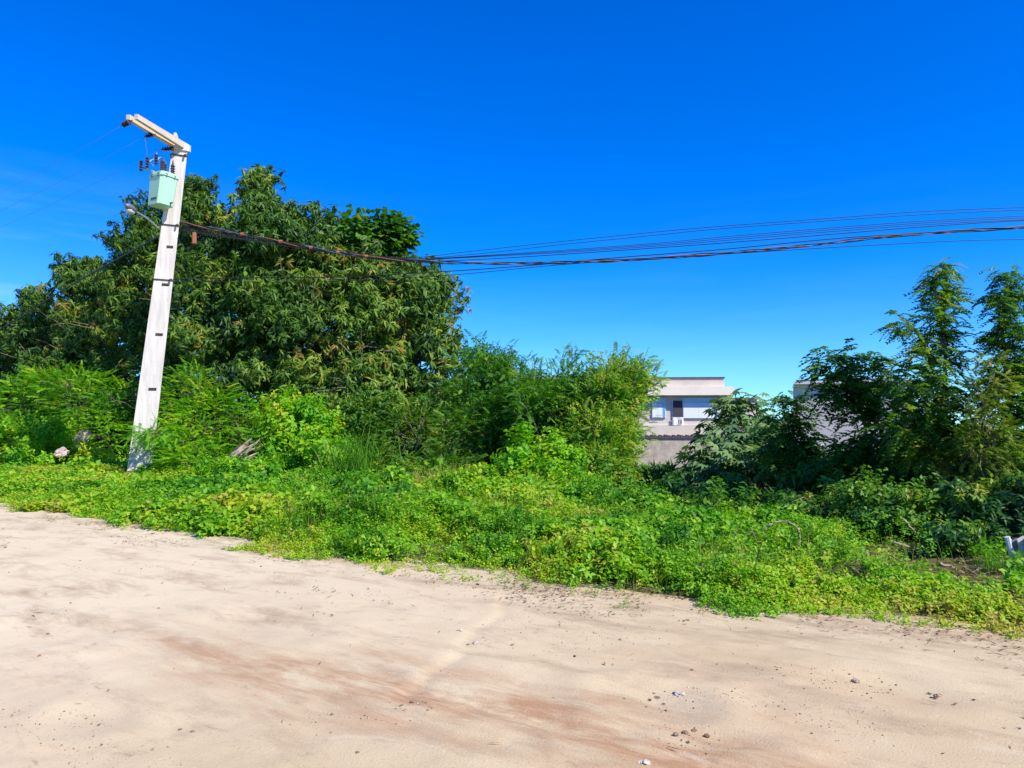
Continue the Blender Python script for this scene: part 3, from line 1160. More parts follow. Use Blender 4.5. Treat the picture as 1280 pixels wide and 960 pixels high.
def build_pole():
    root = empty("utility_pole", PB)
    tag(root, "leaning pale concrete utility pole with slots, crossarm pointing to the road", "utility pole")
    FA = R(24)        # the broad face looks to the right of the camera
    fx = np.array([math.cos(FA), math.sin(FA), 0])        # across the broad face
    fn = np.array([math.sin(FA), -math.cos(FA), 0])       # outward from the broad face
    slots = [pole_py(y)[1] for y in (540, 487, 419, 357, 310)]
    lv = [(-.06, 0)]
    for s in slots:
        lv += [(s - .0045, 1), (s + .0045, 0)]
    lv.append((1.0, 0))
    W = lambda f: .66 - .24 * f
    D = lambda f: .46 - .16 * f
    V, F = [], []
    for f, _ in lv:
        c = pole_pt(f)
        w, d = W(f) / 2, D(f) / 2
        g = .20 * d          # web recess on the narrow sides
        for a, b in ((-w, d), (-.12 * w, d), (.62 * w, d), (w, d), (w, d * .5), (w - g * 1.6, d * .3), (w - g * 1.6, -d * .3), (w, -d * .5), (w, -d), (-w, -d),
                     (-w, -d * .5), (-w + g * 1.6, -d * .3), (-w + g * 1.6, d * .3), (-w, d * .5)):
            V.append(c + fx * a + fn * b)
    n = 14
    for i, (f, hole) in enumerate(lv[:-1]):
        for k in range(n):
            if hole and k == 1:
                continue
            j = (k + 1) % n
            F.append((i * n + k, i * n + n + k, i * n + n + j, i * n + j)[::-1])
        if hole:      # pocket cut into the face
            q = [V[i * n + 1], V[i * n + 2], V[i * n + n + 2], V[i * n + n + 1]]
            b0 = len(V)
            V += [p - fn * .22 for p in q]
            for a, b, c2, d2 in ((i * n + 1, i * n + 2, b0 + 1, b0), (i * n + 2, i * n + n + 2, b0 + 2, b0 + 1),
                                 (i * n + n + 2, i * n + n + 1, b0 + 3, b0 + 2), (i * n + n + 1, i * n + 1, b0, b0 + 3)):
                F.append((a, b, c2, d2))
            F.append((b0, b0 + 1, b0 + 2, b0 + 3))
    F.append(tuple((len(lv) - 1) * n + k for k in range(n)))
    mesh_obj("pole", V, F, M['concrete'], root)
    # crossarm: two parallel beams towards the road
    A0, A1 = P(226, 184, 23.0), P(165, 147, 20.6)
    ad = A1 - A0
    ad = ad / np.linalg.norm(ad)
    A0 = A0 - ad * .25
    sd_ = np.cross(ad, [0, 0, 1.0])
    sd_ /= np.linalg.norm(sd_)
    upv = np.cross(sd_, ad)
    for k, off in enumerate((-.12, .12)):
        b = MB()
        V = []
        for e, hw, hh in ((A0, .06, .10), (A1, .05, .07)):
            for a, c in ((-hw, -hh), (hw, -hh), (hw, hh), (-hw, hh)):
                V.append(e + sd_ * (off + a) + upv * (c + .02))
        b.add(V, [(3, 2, 1, 0), (4, 5, 6, 7)] + [(i, (i + 1) % 4, 4 + (i + 1) % 4, 4 + i) for i in range(4)])
        b.build("crossarm", M['arm'], root)
    cp = MB()
    cp.box(tuple(pole_pt(.985) + np.array([.0, 0, .08])), (.50, .40, .30), FA, .05)
    cp.build("pole_cap", M['concrete'], root)
    for py, e in ((196, .04), (351, .05), (283, .05)):
        c, f = pole_py(py)
        m = MB()
        w, d = W(f) / 2 + .02, D(f) / 2 + .02
        m.tube([c + fx * a + fn * b for a, b in ((-w, -d), (-w, d), (w, d), (w, -d), (-w, -d))], .018, 6)
        m.build("steel_band", M['iron'], root)
        m = MB()
        m.tube([c + fn * d + fx * (w * .6), c + fn * (d + .12) + fx * (w * .8)], .03, 6)
        m.build("rack_bolt", M['iron'], root)
    # a small post insulator on top of the arm
    q = P(219, 171, 22.8)
    m = MB()
    m.tube([q + np.array([0, 0, -.22]), q + np.array([0, 0, -.08]), q, q + np.array([0, 0, .12])], [.03, .08, .09, .04], 8)
    m.build("insulator", M['pale_porcelain'], root)
    ends = []
    for f, dx, dz in ((.99, (152, 157), 20.7), (.58, (180, 171), 21.6), (.14, (201, 187), 22.6)):
        s = A0 + (A1 - A0) * f - upv * .06
        e = P(*dx, dz)
        d = e - s
        ln = np.linalg.norm(d)
        pts, rad = [s, s + d * .25], [.012, .012]
        for k in range(5):
            g = .28 + .13 * k
            pts += [s + d * g, s + d * (g + .05), s + d * (g + .06), s + d * (g + .11)]
            rad += [.035, .085, .085, .03]
        pts += [e]
        rad += [.015]
        m = MB()
        m.tube(pts, rad, 8)
        m.build("insulator", M['porcelain'], root)
        ends.append(e)
    return root, ends


pole_root, HV = build_pole()


def build_transformer():
    c0 = P(203, 238, 22.45)
    root = empty("transformer", c0)
    tag(root, "pale green transformer tank with dark bushings hung on the utility pole", "transformer")
    ang = R(62)
    H = 42 / 960 * 22.4
    tilt = PDIR / PDIR[2]

    def ring(z, w, d, ch=.10):
        ca, sa = math.cos(ang), math.sin(ang)
        out = []
        for x, y in ((-w + ch, -d), (w - ch, -d), (w, -d + ch), (w, d - ch), (w - ch, d), (-w + ch, d), (-w, d - ch), (-w, -d + ch)):
            p = c0 + np.array([ca * x - sa * y, sa * x + ca * y, 0]) + tilt * z
            out.append(p)
        return out
    b = MB()
    V = []
    prof = [(-H / 2, .25, .25), (-H / 2 + .02, .27, .27), (H / 2 - .14, .295, .295), (H / 2 - .13, .32, .32), (H / 2 - .09, .32, .32), (H / 2 - .08, .29, .29), (H / 2, .27, .27)]
    for z, w, d in prof:
        V += ring(z, w, d, .07)
    F = [tuple(range(7, -1, -1)), tuple(range(len(prof) * 8 - 8, len(prof) * 8))]
    for i in range(len(prof) - 1):
        for k in range(8):
            j = (k + 1) % 8
            F.append((i * 8 + k, i * 8 + j, i * 8 + 8 + j, i * 8 + 8 + k))
    b.add(V, F)
    b.build("tank", M['tank'], root)
    ca, sa = math.cos(ang), math.sin(ang)
    lx = np.array([ca, sa, 0])
    ly = np.array([-sa, ca, 0])
    for x, y in ((-.18, -.12), (.02, .02), (.2, -.1)):
        p = c0 + lx * x + ly * y + tilt * (H / 2)
        m = MB()
        pts, rad = [p], [.05]
        for k in range(4):
            z = .03 + k * .075
            pts += [p + np.array([0, 0, z]), p + np.array([0, 0, z + .03]), p + np.array([0, 0, z + .05])]
            rad += [.045, .075, .045]
        pts += [p + np.array([0, 0, .38]), p + np.array([0, 0, .46])]
        rad += [.02, .015]
        m.tube(pts, rad, 8)
        m.build("bushing", M['porcelain'], root)
    for x, y in ((-.3, -.14), (-.3, .14), (-.14, -.3), (.14, -.3)):
        p = c0 + lx * x + ly * y + tilt * (H / 2 - .11)
        m = MB()
        m.tube([p - tilt * .05, p + tilt * .06], .018, 6)
        m.tube([p + tilt * .0, p + tilt * .02], .03, 6)
        m.build("lid_bolt", M['iron'], root)
    p = c0 - ly * .27 + lx * .12 - tilt * (H / 2 - .1)
    m = MB()
    m.tube([p, p - ly * .08], .025, 8)
    m.build("drain_valve", M['iron'], root)
    # fuse bracket with surge arresters on the left of the tank
    m = MB()
    q0, q1 = P(196, 216, 22.4), P(174, 208, 22.0)
    m.tube([q0, q1], .025, 6)
    q2 = P(186, 199, 22.0)
    m.tube([q0 * .4 + q1 * .6, q2], .02, 6)
    m.build("fuse_bracket", M['steel'], root)
    for px, py in ((176, 207), (184, 203), (195, 199)):
        p = P(px, py, 22.0)
        m = MB()
        pts, rad = [], []
        for k in range(4):
            z = -.16 + k * .08
            pts += [p + np.array([0, 0, z]), p + np.array([0, 0, z + .035]), p + np.array([0, 0, z + .06])]
            rad += [.03, .07, .03]
        m.tube(pts, rad, 8)
        m.build("surge_arrester", M['porcelain'], root)
    # jumper leads
    m = MB()
    for a, b_ in (((201, 187, 22.6), (195, 197, 22.0)), ((180, 171, 21.6), (184, 200, 22.0)), ((195, 203, 22.0), (208, 205, 22.4)), ((184, 206, 22.0), (203, 206, 22.4)),
                  ((176, 210, 22), (192, 208, 22.3))):
        m.tube(bez(P(*a), P(*b_), .18, 8), .008, 5)
    m.build("jumper_lead", M['steel'], root)
    # faded dark marking low on the left face
    V0 = ring(-H / 2 + .17, .279, .279, .07)
    a, b_ = V0[7], V0[6]
    # left face is the one towards -lx
    m = MB()
    for k in range(5):
        f = .16 + .12 * k
        p = b_ * f + a * (1 - f)
        p = p + (-lx) * .002
        hgt = .07
        m.box(tuple(p), (.006, .038, hgt if k % 2 == 0 else hgt * .8), ang)
    m.build("marking", M['lettering'], root)
    # hangers
    for dz in (.3, -.3):
        m = MB()
        p = c0 + tilt * dz + np.array([.2, .15, 0])
        q, f = pole_py(238 - dz * 43)
        m.tube([p, q], .04, 6)
        m.build("hanger", M['iron'], root)


build_transformer()


def build_lamp():
    a, _ = pole_py(290)
    a = a + np.array([-.2, -.15, 0])
    b = P(168, 264, 21.4)
    root = empty("street_lamp", a)
    tag(root, "small street lamp on a thin steel arm below the transformer", "street lamp")
    m = MB()
    m.tube(bez(a, b, .06, 8), .028, 8)
    m.build("arm", M['steel'], root, True)
    d = b - a
    d = d / np.linalg.norm(d)
    m = MB()
    pts = [b - d * .1 + d * .55 * f for f in np.linspace(0, 1, 8)]
    m.tube(pts, [.03, .06, .09, .11, .115, .10, .08, .03], 12)
    h = m.build("lamp_head", M['lamp_metal'], root, True)
    c = b + d * .2 + np.array([0, -.0, -.085])
    m = MB()
    m.tube([c - d * .16, c - d * .08, c + d * .08, c + d * .16], [.03, .085, .085, .03], 10)
    m.build("lamp_lens", M['lamp_glass'], h, True)


build_lamp()


# ------------------------------------------------------------------ cables
def spline(pts, n=14):
    pts = [np.array(p, float) for p in pts]
    pts = [2 * pts[0] - pts[1]] + pts + [2 * pts[-1] - pts[-2]]
    out = []
    for i in range(1, len(pts) - 2):
        a, b, c, d = pts[i - 1:i + 3]
        for k in range(n):
            t = k / n
            out.append(.5 * ((2 * b) + (c - a) * t + (2 * a - 5 * b + 4 * c - d) * t * t + (3 * b - a - 3 * c + d) * t ** 3))
    out.append(pts[-2])
    return out


def cable(label, pix, mat='black_cable', r=.011, group=None):
    pts = spline([P(*p) for p in pix])
    m = MB()
    m.tube(pts, r, 6)
    o = m.build("cable", M[mat], None, True)
    return tag(o, label, "cable", group)


def yd(px):
    """distance of the run to the next pole as a function of the photo column"""
    return 23 - 2.6 * (px - 215) / 1065.0


def run(rows):
    return [(px, py, yd(px)) for px, py in rows]


MAIN = [(219, 277), (330, 298), (430, 317), (520, 326), (600, 329), (700, 328), (800, 324), (900, 317), (1000, 308), (1100, 297), (1200, 289), (1290, 283), (1450, 262)]
# twisted service bundle: black and orange strands
mp = spline([P(*p) for p in run(MAIN)], 40)
root = empty("cable_bundle", mp[0])
tag(root, "twisted bundle of black and orange cables sagging from the pole to the right", "cable bundle")
arr = np.array(mp)
cum = np.concatenate([[0], np.cumsum(np.linalg.norm(np.diff(arr, axis=0), axis=1))])
for k, (mt, rr, ro) in enumerate((('black_cable', .015, .022), ('orange_cable', .012, .022), ('black_cable', .015, .022), ('blue_cable', .010, .024))):
    pts = []
    for i, p in enumerate(arr):
        th = cum[i] * 2.1 + k * math.pi / 2 + .8 * math.sin(cum[i] * .4)
        loose = ro * (1 + .8 * math.sin(cum[i] * .9 + k * 1.3) ** 2)
        pts.append(p + np.array([0, math.cos(th) * loose, math.sin(th) * loose]))
    m = MB()
    m.tube(pts, rr, 6)
    m.build("strand", M[mt], root, True)
# ties round the bundle near the pole
for i in (30, 48, 63, 77, 92):
    m = MB()
    m.tube([arr[i] - np.array([.05, 0, 0]), arr[i] + np.array([.05, 0, 0])], .055, 8)
    m.build("tie", M['orange_cable'], root)

cable("highest of the thin cables, nearly straight above the bundle", run([(219, 281), (400, 309), (500, 322), (590, 314), (700, 302), (820, 290), (900, 283), (1050, 272), (1160, 264), (1290, 259), (1450, 255)]), r=.009, group="thin cables")
cable("second highest thin cable above the bundle", run([(219, 283), (400, 311), (500, 323), (590, 318), (700, 306), (820, 294), (900, 286), (1050, 275), (1160, 268), (1290, 262), (1450, 258)]), r=.009, group="thin cables")
for k, lb in enumerate(("upper strand of the three close thin cables", "middle strand of the three close thin cables", "lower strand of the three close thin cables")):
    d = k * 2.3
    cable(lb, run([(219, 285 + k), (400, 312 + k), (500, 324 + k), (560, 322 + k * .6), (700, 313 + d * .6), (820, 304 + d * .8), (900, 296.5 + d), (1050, 284 + d), (1160, 276 + d), (1290, 269.5 + d), (1450, 264 + d)]),
          'black_cable', r=.009, group="thin cables")
cable("dark cable just under the three close thin ones", run([(219, 287), (400, 314), (500, 327), (560, 326), (640, 322), (760, 314), (900, 304), (1050, 292), (1160, 283), (1290, 275), (1450, 268)]), r=.012, group="thin cables")
cable("slack dark cable from low on the pole crossing over the bundle", run([(210, 349), (330, 347), (430, 346), (545, 340), (647, 333), (772, 322), (900, 312), (1030, 299.5), (1105, 294), (1290, 283.5), (1450, 272)]), r=.014, group="thin cables")
cable("lowest thin cable running below the bundle on the right", run([(210, 352), (400, 352), (560, 344), (700, 331), (850, 321), (980, 313), (1100, 306), (1200, 301), (1290, 299), (1450, 296)]), r=.010, group="thin cables")
for e, lb, dd in ((HV[0], "faint high cable from the tip of the crossarm", 18), (HV[1], "faint high cable from the middle of the crossarm", 20),
                  (HV[2], "faint high cable from the pole end of the crossarm", 21)):
    far = np.array([-46.0, 44.0, 9.0]) + (e - HV[1]) * .9
    m = MB()
    m.tube(bez(e, far, -1.1, 24), .0045, 5)
    tag(m.build("cable", M['blue_cable'], None, True), lb, "cable", "high cables")
cable("thick dark cable running left from the pole past the tree tops", [(208, 290, 22.9), (185, 303, 24), (150, 322, 26), (100, 350, 29), (60, 374, 32), (20, 400, 35), (-60, 446, 42)], r=.026)
# service drop rack hanging from the bundle near the pole
q = P(243, 293, yd(243))
root = empty("cable_splice", q)
tag(root, "small red brown splice box hanging from the cables beside the pole", "cable splice")
m = MB()
m.box(tuple(q + np.array([0, 0, -.12])), (.12, .10, .36), .2, .02)
m.build("splice_box", M['orange_cable'], root)
m = MB()
m.tube([q + np.array([-.03, 0, .05]), q + np.array([0, 0, .3])], .012, 5)
m.tube(bez(q + np.array([.02, 0, -.3]), q + np.array([-.5, 0, -.1]), -.25, 8), .012, 5)
m.build("lead", M['black_cable'], root)

# ------------------------------------------------------------------ trees on the left
crown_tree("mango_tree", "far left dark mango tree cut by the photo's edge", [(-20, 450, 44, 60, 55), (30, 470, 42, 50, 55), (20, 420, 45, 26, 22), (-10, 520, 42, 60, 50)], 'ros', 1, 15, mat='mango', per=26, clump=.85, tint=(.40, .2), scale=1.15)
crown_tree("mango_tree", "mango tree left of the pole, with bare grey twigs near its top", [(105, 385, 38, 50, 45), (110, 345, 39, 32, 20), (60, 420, 39, 42, 40), (140, 440, 36, 55, 60), (80, 480, 36, 60, 50), (48, 375, 40, 12, 16), (100, 530, 35, 80, 40), (150, 372, 37, 34, 36), (30, 415, 40, 34, 30)],
           'ros', 2, 15, mat='mango', per=26, clump=.85, tint=(.46, .2), scale=1.1)
crown_tree("mango_tree", "mango tree directly behind the utility pole", [(205, 340, 34, 62, 55), (185, 292, 35, 42, 42), (248, 262, 34, 30, 34), (170, 410, 33, 55, 65), (220, 440, 32, 50, 55), (200, 500, 31, 60, 45), (246, 237, 35, 14, 12), (200, 545, 30, 60, 40), (262, 500, 30, 40, 50)],
           'ros', 3, 17, mat='mango', per=26, clump=.85, tint=(.42, .2))
crown_tree("mango_tree", "largest mango tree, a broad dense dome right of the pole",
           [(345, 345, 29.5, 92, 80), (300, 300, 30, 75, 58), (372, 300, 30, 55, 42), (325, 232, 31, 17, 20), (425, 345, 29.5, 62, 50), (285, 405, 28.5, 78, 75), (390, 425, 28.3, 85, 75), (315, 480, 27.5, 75, 45), (400, 500, 27.5, 65, 40), (340, 540, 27, 75, 40), (430, 540, 27, 60, 40)],
           'ros', 4, 19, mat='mango', per=28, clump=.8, trunk_r=.32, tint=(.46, .21), base=tuple(P(340, 560, 30)[:2]))
crown_tree("mango_tree", "mango tree at the right end of the tall row", [(500, 400, 28.6, 62, 66), (535, 385, 29.2, 42, 48), (480, 355, 29.5, 52, 36), (525, 450, 28, 48, 48), (470, 480, 27.6, 62, 40), (548, 350, 29.4, 18, 20), (500, 530, 27.5, 60, 45), (550, 500, 27.5, 40, 40)],
           'ros', 5, 20, mat='mango', per=28, clump=.8, trunk_r=.24, tint=(.48, .21), base=tuple(P(500, 560, 29)[:2]))
crown_tree("broadleaf_tree", "large leaved tree rising above the mango row", [(460, 302, 31, 46, 30), (432, 292, 31.5, 22, 18), (488, 296, 31.2, 24, 22), (464, 335, 31.5, 50, 30)], 'round', 6, 40, mat='broad', trunk_r=.16, scale=1.2,
           tint=(.26, .2), base=tuple(P(470, 560, 32)[:2]), clump=.6)

def undergrowth():
    rng = np.random.default_rng(90)
    L = Leaves()
    for (px0, px1, Y0, Y1, hgt, n, sc) in ((-80, 700, 33, 27, 2.2, 9000, 1.2), (640, 860, 24, 21, 1.1, 2500, .9), (960, 1330, 16.5, 13.2, 1.2, 5200, .6), (1290, 1900, 13.5, 10.5, 1.5, 5000, .7), (-700, 2200, 75, 75, 3.2, 16000, 4.0)):
        f = rng.random(n)
        Yc = Y0 + (Y1 - Y0) * f + rng.normal(0, .6, n)
        x = (px0 + (px1 - px0) * f - 640) / 960 * Yc
        h = hgt * (.75 + .8 * fbm(x * .7, Yc * 0 + 2, 95, 3))
        pos = np.stack([x, Yc, ground_z(x, Yc) + np.clip(h, .2, 9) * rng.random(n)], -1)
        out = norm(np.stack([rng.normal(0, .6, n), rng.normal(-.5, .6, n), rng.uniform(-.1, 1, n)], -1))
        Rm = frames(out, rng, rng.uniform(0, 6.28, n), up=rng.normal(0, 1, (n, 3)))
        Rm = np.stack([Rm[:, :, 1], Rm[:, :, 2], Rm[:, :, 0]], -1)
        L.put(ROS, pos, Rm, sc * rng.uniform(.7, 1.3, n), .35 + rng.normal(0, .15, n), rng)
    tag(L.build("undergrowth", M['mango']), "dark undergrowth filling the gaps behind the verge shrubs", "undergrowth", kind="stuff")


undergrowth()

# ------------------------------------------------------------------ feathery shrubs in the middle
spray_shrub("feathery_tree", "feathery tree against the right side of the mango row", (612, 590, 23), [(600, 480, 23, 45, 45, 3), (590, 440, 23.5, 22, 18, 1), (640, 450, 23, 32, 22, 1.5), (620, 520, 22, 60, 40, 2)], 11, nb=45, tr=.05, bdens=70, body=[(600, 485, 23, 42, 40), (640, 480, 22.6, 34, 26), (610, 530, 22, 50, 35), (595, 450, 23.4, 24, 22), (650, 520, 21.8, 40, 35)])
spray_shrub("feathery_tree", "feathery shrub tree with wispy tops against the sky, before the peach house", (690, 600, 21.5), [(700, 445, 21.5, 40, 16, 1.6), (655, 465, 22, 40, 22, 1.2), (690, 500, 20.8, 55, 30, 3), (700, 545, 20.2, 45, 30, 2)], 12, nb=45, tr=.04, bdens=70, body=[(690, 510, 20.8, 46, 26), (720, 490, 20.8, 26, 24), (690, 550, 20.2, 50, 30), (660, 500, 21, 30, 18)])
spray_shrub("feathery_tree", "brightest feathery tree, arching over the lilac house's left side", (765, 605, 20.5), [(782, 455, 20.5, 40, 24, 2.2), (745, 470, 20.5, 32, 26, 1.2), (750, 510, 20, 36, 35, 3), (742, 555, 19.4, 40, 35, 2.4), (812, 468, 20.5, 24, 20, 1.5)], 13, nb=42, tr=.035, bdens=95, tint=(.74, .22), mat='feather', body=[(770, 475, 20.3, 34, 28), (745, 510, 20, 34, 36), (768, 505, 20, 30, 40), (748, 555, 19.4, 42, 38), (735, 580, 19, 40, 28), (752, 592, 18.5, 34, 28), (770, 545, 19.8, 22, 26)])

# ------------------------------------------------------------------ shrubs along the verge, left to right
def bush(label, lobes, kind, seed, density=11, mat='bright', scale=1.0, name="shrub", clump=.34, tint=(.5, .18), stems=6, per=14, bark='twig', group="shrubs along the verge", **k):
    return crown_tree(name, label, lobes, kind, seed, density, mat=mat, scale=scale, stems=stems, trunk_r=.035, clump=clump, tint=tint, cat='shrub', bark=bark,
                      per=per, part='foliage', group=group, **k)


bush("light green feathery shrub at the far left edge", [(30, 510, 31, 50, 40), (-20, 540, 31, 40, 45), (60, 485, 31.5, 30, 18), (30, 560, 29, 60, 35)], 'frond', 21, 26, clump=.55, tint=(.45, .18), scale=.85)
bush("light green feathery shrub midway between the left edge and the pole", [(110, 505, 30, 42, 36), (85, 480, 30.5, 30, 14), (135, 545, 28.5, 42, 40), (150, 500, 29, 26, 26)], 'frond', 22, 28, clump=.5, tint=(.5, .18), scale=.8)
bush("low yellowish green weedy shrub before the pale rubble", [(55, 545, 28, 34, 18), (25, 580, 27, 50, 16), (120, 585, 25.5, 40, 18)], 'sprig', 23, 16, clump=.4, tint=(.66, .15))
bush("feathery light green shrub just right of the pole, one frond across it", [(240, 490, 25.5, 36, 32), (243, 555, 23, 34, 26), (262, 530, 24.5, 42, 45), (196, 541, 22.3, 30, 5), (250, 580, 22.4, 42, 22)], 'frond', 24, 36, clump=.42, tint=(.6, .18), scale=.7)
bush("brightest vine clad shrub right of the pale dead trunk", [(372, 545, 22.5, 42, 34), (350, 520, 23, 26, 18), (400, 570, 21.5, 36, 28), (345, 575, 21.8, 26, 28)], 'sprig', 25, 34, clump=.32, tint=(.6, .16))
bush("dull green shrub behind the tall grass clump", [(450, 530, 24, 50, 40), (500, 515, 23.5, 50, 22), (415, 545, 23.5, 26, 34)], 'ros_small', 26, 28, mat='broad', clump=.45, tint=(.58, .18), scale=.9)
bush("dark green shrub in the middle below the mango row", [(520, 550, 22, 50, 42), (575, 555, 21.5, 40, 42), (545, 590, 20, 55, 24)], 'frond', 27, 28, mat='broad', clump=.42, tint=(.55, .22), scale=.65)
bush("bright vine covered mound with a pointed top", [(655, 612, 16.5, 46, 36), (648, 566, 16.8, 15, 30), (704, 622, 16, 48, 30), (612, 634, 15.6, 44, 26), (692, 580, 17, 28, 22)], 'sprig', 28, 34, clump=.26, tint=(.62, .16), scale=.85)
bush("green leafy shrub under the brightest feathery tree", [(735, 612, 16.8, 40, 30), (765, 622, 16.5, 36, 22)], 'sprig', 29, 22, mat='broad', clump=.28, tint=(.6, .15), scale=.9)
crown_tree("castor_shrub", "grey green large leaved shrub before the low wing of the lilac house", [(925, 535, 19, 48, 30), (894, 565, 18.5, 26, 34), (955, 560, 18, 36, 36), (910, 595, 17.5, 52, 34), (876, 606, 17.5, 20, 22), (930, 508, 19.2, 24, 10)], 'palm', 30, 22, mat='castor',
           stems=7, trunk_r=.04, clump=.5, tint=(.66, .22), cat='shrub', bark='twig', per=13, part='foliage', scale=1.05)
bush("dark green shrub at the foot of the grey green one", [(900, 625, 14.5, 45, 28), (850, 625, 15, 34, 24), (950, 640, 13.8, 36, 22)], 'ros_small', 31, 20, mat='dark', clump=.3, tint=(.55, .18))
bush("leafy dark shrub below the low grey wall", [(1000, 605, 13.6, 48, 24), (1040, 620, 13, 36, 26), (985, 630, 13, 40, 22)], 'ros_small', 32, 22, mat='broad', clump=.28, tint=(.4, .18), scale=.9)
bush("shrub around the pale trunk of the tall slender tree", [(1085, 615, 12.4, 48, 36), (1140, 640, 11.8, 36, 32), (1110, 580, 12.8, 44, 30)], 'ros_small', 33, 22, mat='dark', clump=.28, tint=(.5, .2))
bush("deep shaded shrub near the right edge behind the board fence", [(1250, 620, 11.6, 45, 55), (1290, 660, 11, 45, 60), (1240, 670, 11.3, 34, 30)], 'ros_small', 34, 20, mat='dark', clump=.32, tint=(.3, .15), back=1.0)  # dark tint paints the shade of the fence corner into the leaves
bush("brown leaved low plant beside the fence post", [(1246, 684, 9.6, 13, 14)], 'sprig', 35, 60, mat='drape', clump=.12, tint=(.75, .15), stems=3, scale=.6, per=7)

for k, (lb, px, py, Y, rx, ry, tn) in enumerate((("dense green herb clump at the sand's edge left of centre", 478, 690, 9.9, 36, 14, .5), ("broad herb clump behind the edge, in front of the dry grass", 540, 668, 11.3, 44, 14, .55),
        ("deep green herb clump in the middle of the right hand weeds", 830, 694, 9.3, 48, 20, .38), ("deep green herb clump nearest the dark shrubs on the right", 932, 702, 8.7, 40, 22, .38),
        ("leafy herb clump right of the pole's foot", 225, 607, 21.5, 44, 16, .68), ("tall herb clump before the bright vine clad shrub", 390, 612, 18.6, 48, 18, .45), ("herb clump between the tall grass and the dry grass", 490, 622, 17.2, 44, 18, .5),
        ("low yellow green herb clump left of the pole's foot", 95, 612, 23.5, 60, 14, .8), ("herb clump before the dark gap in the middle shrubs", 575, 640, 14.2, 44, 16, .42), ("dark herb clump between the vine mound and the grey green shrub", 790, 650, 13.0, 50, 22, .3),
        ("yellowish herb clump at the sand's edge right of centre", 720, 705, 9.0, 40, 16, .75), ("green herb clump below the pointed vine mound", 640, 660, 11.8, 46, 18, .6))):
    bush(lb, [(px, py, Y, rx, ry), (px + rx * .6, py + 5, Y - .25, rx * .6, ry * .8), (px - rx * .7, py + 4, Y - .1, rx * .5, ry * .7)], 'sprig', 60 + k, 80, mat='herb', clump=.15, tint=(tn, .14), scale=.42, name="herb_clump", group="herb clumps on the verge", stems=5)
bush("sunlit leafy shrub at the inner edge of the weeds, right of centre", [(900, 650, 12.2, 44, 24), (945, 665, 11.4, 34, 20)], 'sprig', 36, 34, mat='broad', clump=.24, tint=(.5, .2), scale=.7)
bush("low dark shrub before the leafy one under the low grey wall", [(1005, 655, 10.9, 50, 36), (1050, 650, 10.8, 40, 36)], 'ros_small', 37, 90, mat='broad', clump=.2, tint=(.55, .28), scale=.62)
bush("low shrub with a few lit leaves left of the pale bare trunk", [(1085, 650, 10.4, 42, 38), (1130, 660, 10.0, 40, 36), (1100, 685, 9.9, 36, 16)], 'sprig', 38, 90, mat='broad', clump=.2, tint=(.52, .28), scale=.55)  # wide tint spread paints sunlit speckles on its leaves
bush("shaded shrub right of the pale bare trunk", [(1205, 655, 9.8, 40, 50), (1172, 676, 9.7, 34, 30), (1200, 690, 9.4, 34, 20)], 'ros_small', 39, 90, mat='dark', clump=.2, tint=(.58, .28), scale=.65)  # some leaves tinted lighter to look sunlit
bush("darkest low shrub at the foot of the tree by the right edge", [(1245, 672, 9.5, 44, 44), (1285, 650, 9.6, 40, 50), (1250, 700, 9.2, 34, 20), (1190, 706, 9.1, 24, 10)], 'ros_small', 40, 90, mat='dark', clump=.2, tint=(.22, .15), scale=.65)  # low tint puts the corner's deep shade into the leaf colour

# ------------------------------------------------------------------ slender drooping trees on the right
tuft_tree("slender_tree", "short dark sapling before the grey house's left corner", (1000, 610, 14.2), [(986, 492, 14.2, 22), (974, 520, 14.1, 24), (998, 522, 14.3, 22), (980, 550, 14, 26), (1006, 552, 14.1, 24), (994, 575, 14, 28)], 41, tint=(.36, .15))
tuft_tree("slender_tree", "dark many branched tree hiding the grey house", (1090, 640, 13.0), [(1040, 445, 13, 30), (1075, 445, 13.1, 30), (1055, 475, 12.9, 32), (1095, 478, 13, 30), (1115, 460, 13.2, 26), (1070, 500, 12.9, 26), (1110, 510, 12.9, 34), (1085, 545, 12.7, 34),
                                                                                           (1125, 545, 12.8, 36), (1060, 560, 12.7, 30), (1100, 585, 12.6, 34)], 42, tint=(.38, .2), trunk_r=.06)
tuft_tree("slender_tree", "tallest slender tree, drooping leaves and a bare pale trunk", (1183, 655, 11.8), [(1180, 327, 11.8, 17), (1175, 342, 11.8, 20), (1168, 356, 11.7, 20), (1186, 362, 11.9, 18), (1176, 384, 11.7, 22), (1124, 398, 11.6, 19), (1162, 404, 11.8, 22), (1182, 408, 11.9, 19), (1158, 432, 11.6, 24), (1178, 440, 11.8, 24),
                                                                                           (1148, 468, 11.6, 30), (1178, 478, 11.7, 30), (1155, 512, 11.5, 34), (1132, 520, 11.5, 30), (1184, 522, 11.6, 30), (1150, 548, 11.4, 30), (1204, 540, 11.5, 26)], 43,
          tint=(.58, .22), trunk_r=.06)
tuft_tree("slender_tree", "slender tree with its top at the right edge of the photo", (1262, 660, 11.4), [(1258, 340, 11.4, 17), (1264, 352, 11.4, 20), (1250, 366, 11.3, 19), (1272, 368, 11.5, 20), (1258, 392, 11.3, 24), (1250, 414, 11.3, 20), (1276, 412, 11.4, 24), (1256, 440, 11.2, 25), (1274, 455, 11.3, 28),
                                                                                             (1292, 440, 11.3, 30), (1246, 480, 11.1, 28), (1264, 505, 11.2, 32), (1298, 490, 11.2, 36), (1240, 540, 11, 34), (1275, 550, 11, 38)], 44, tint=(.5, .22), trunk_r=.06)
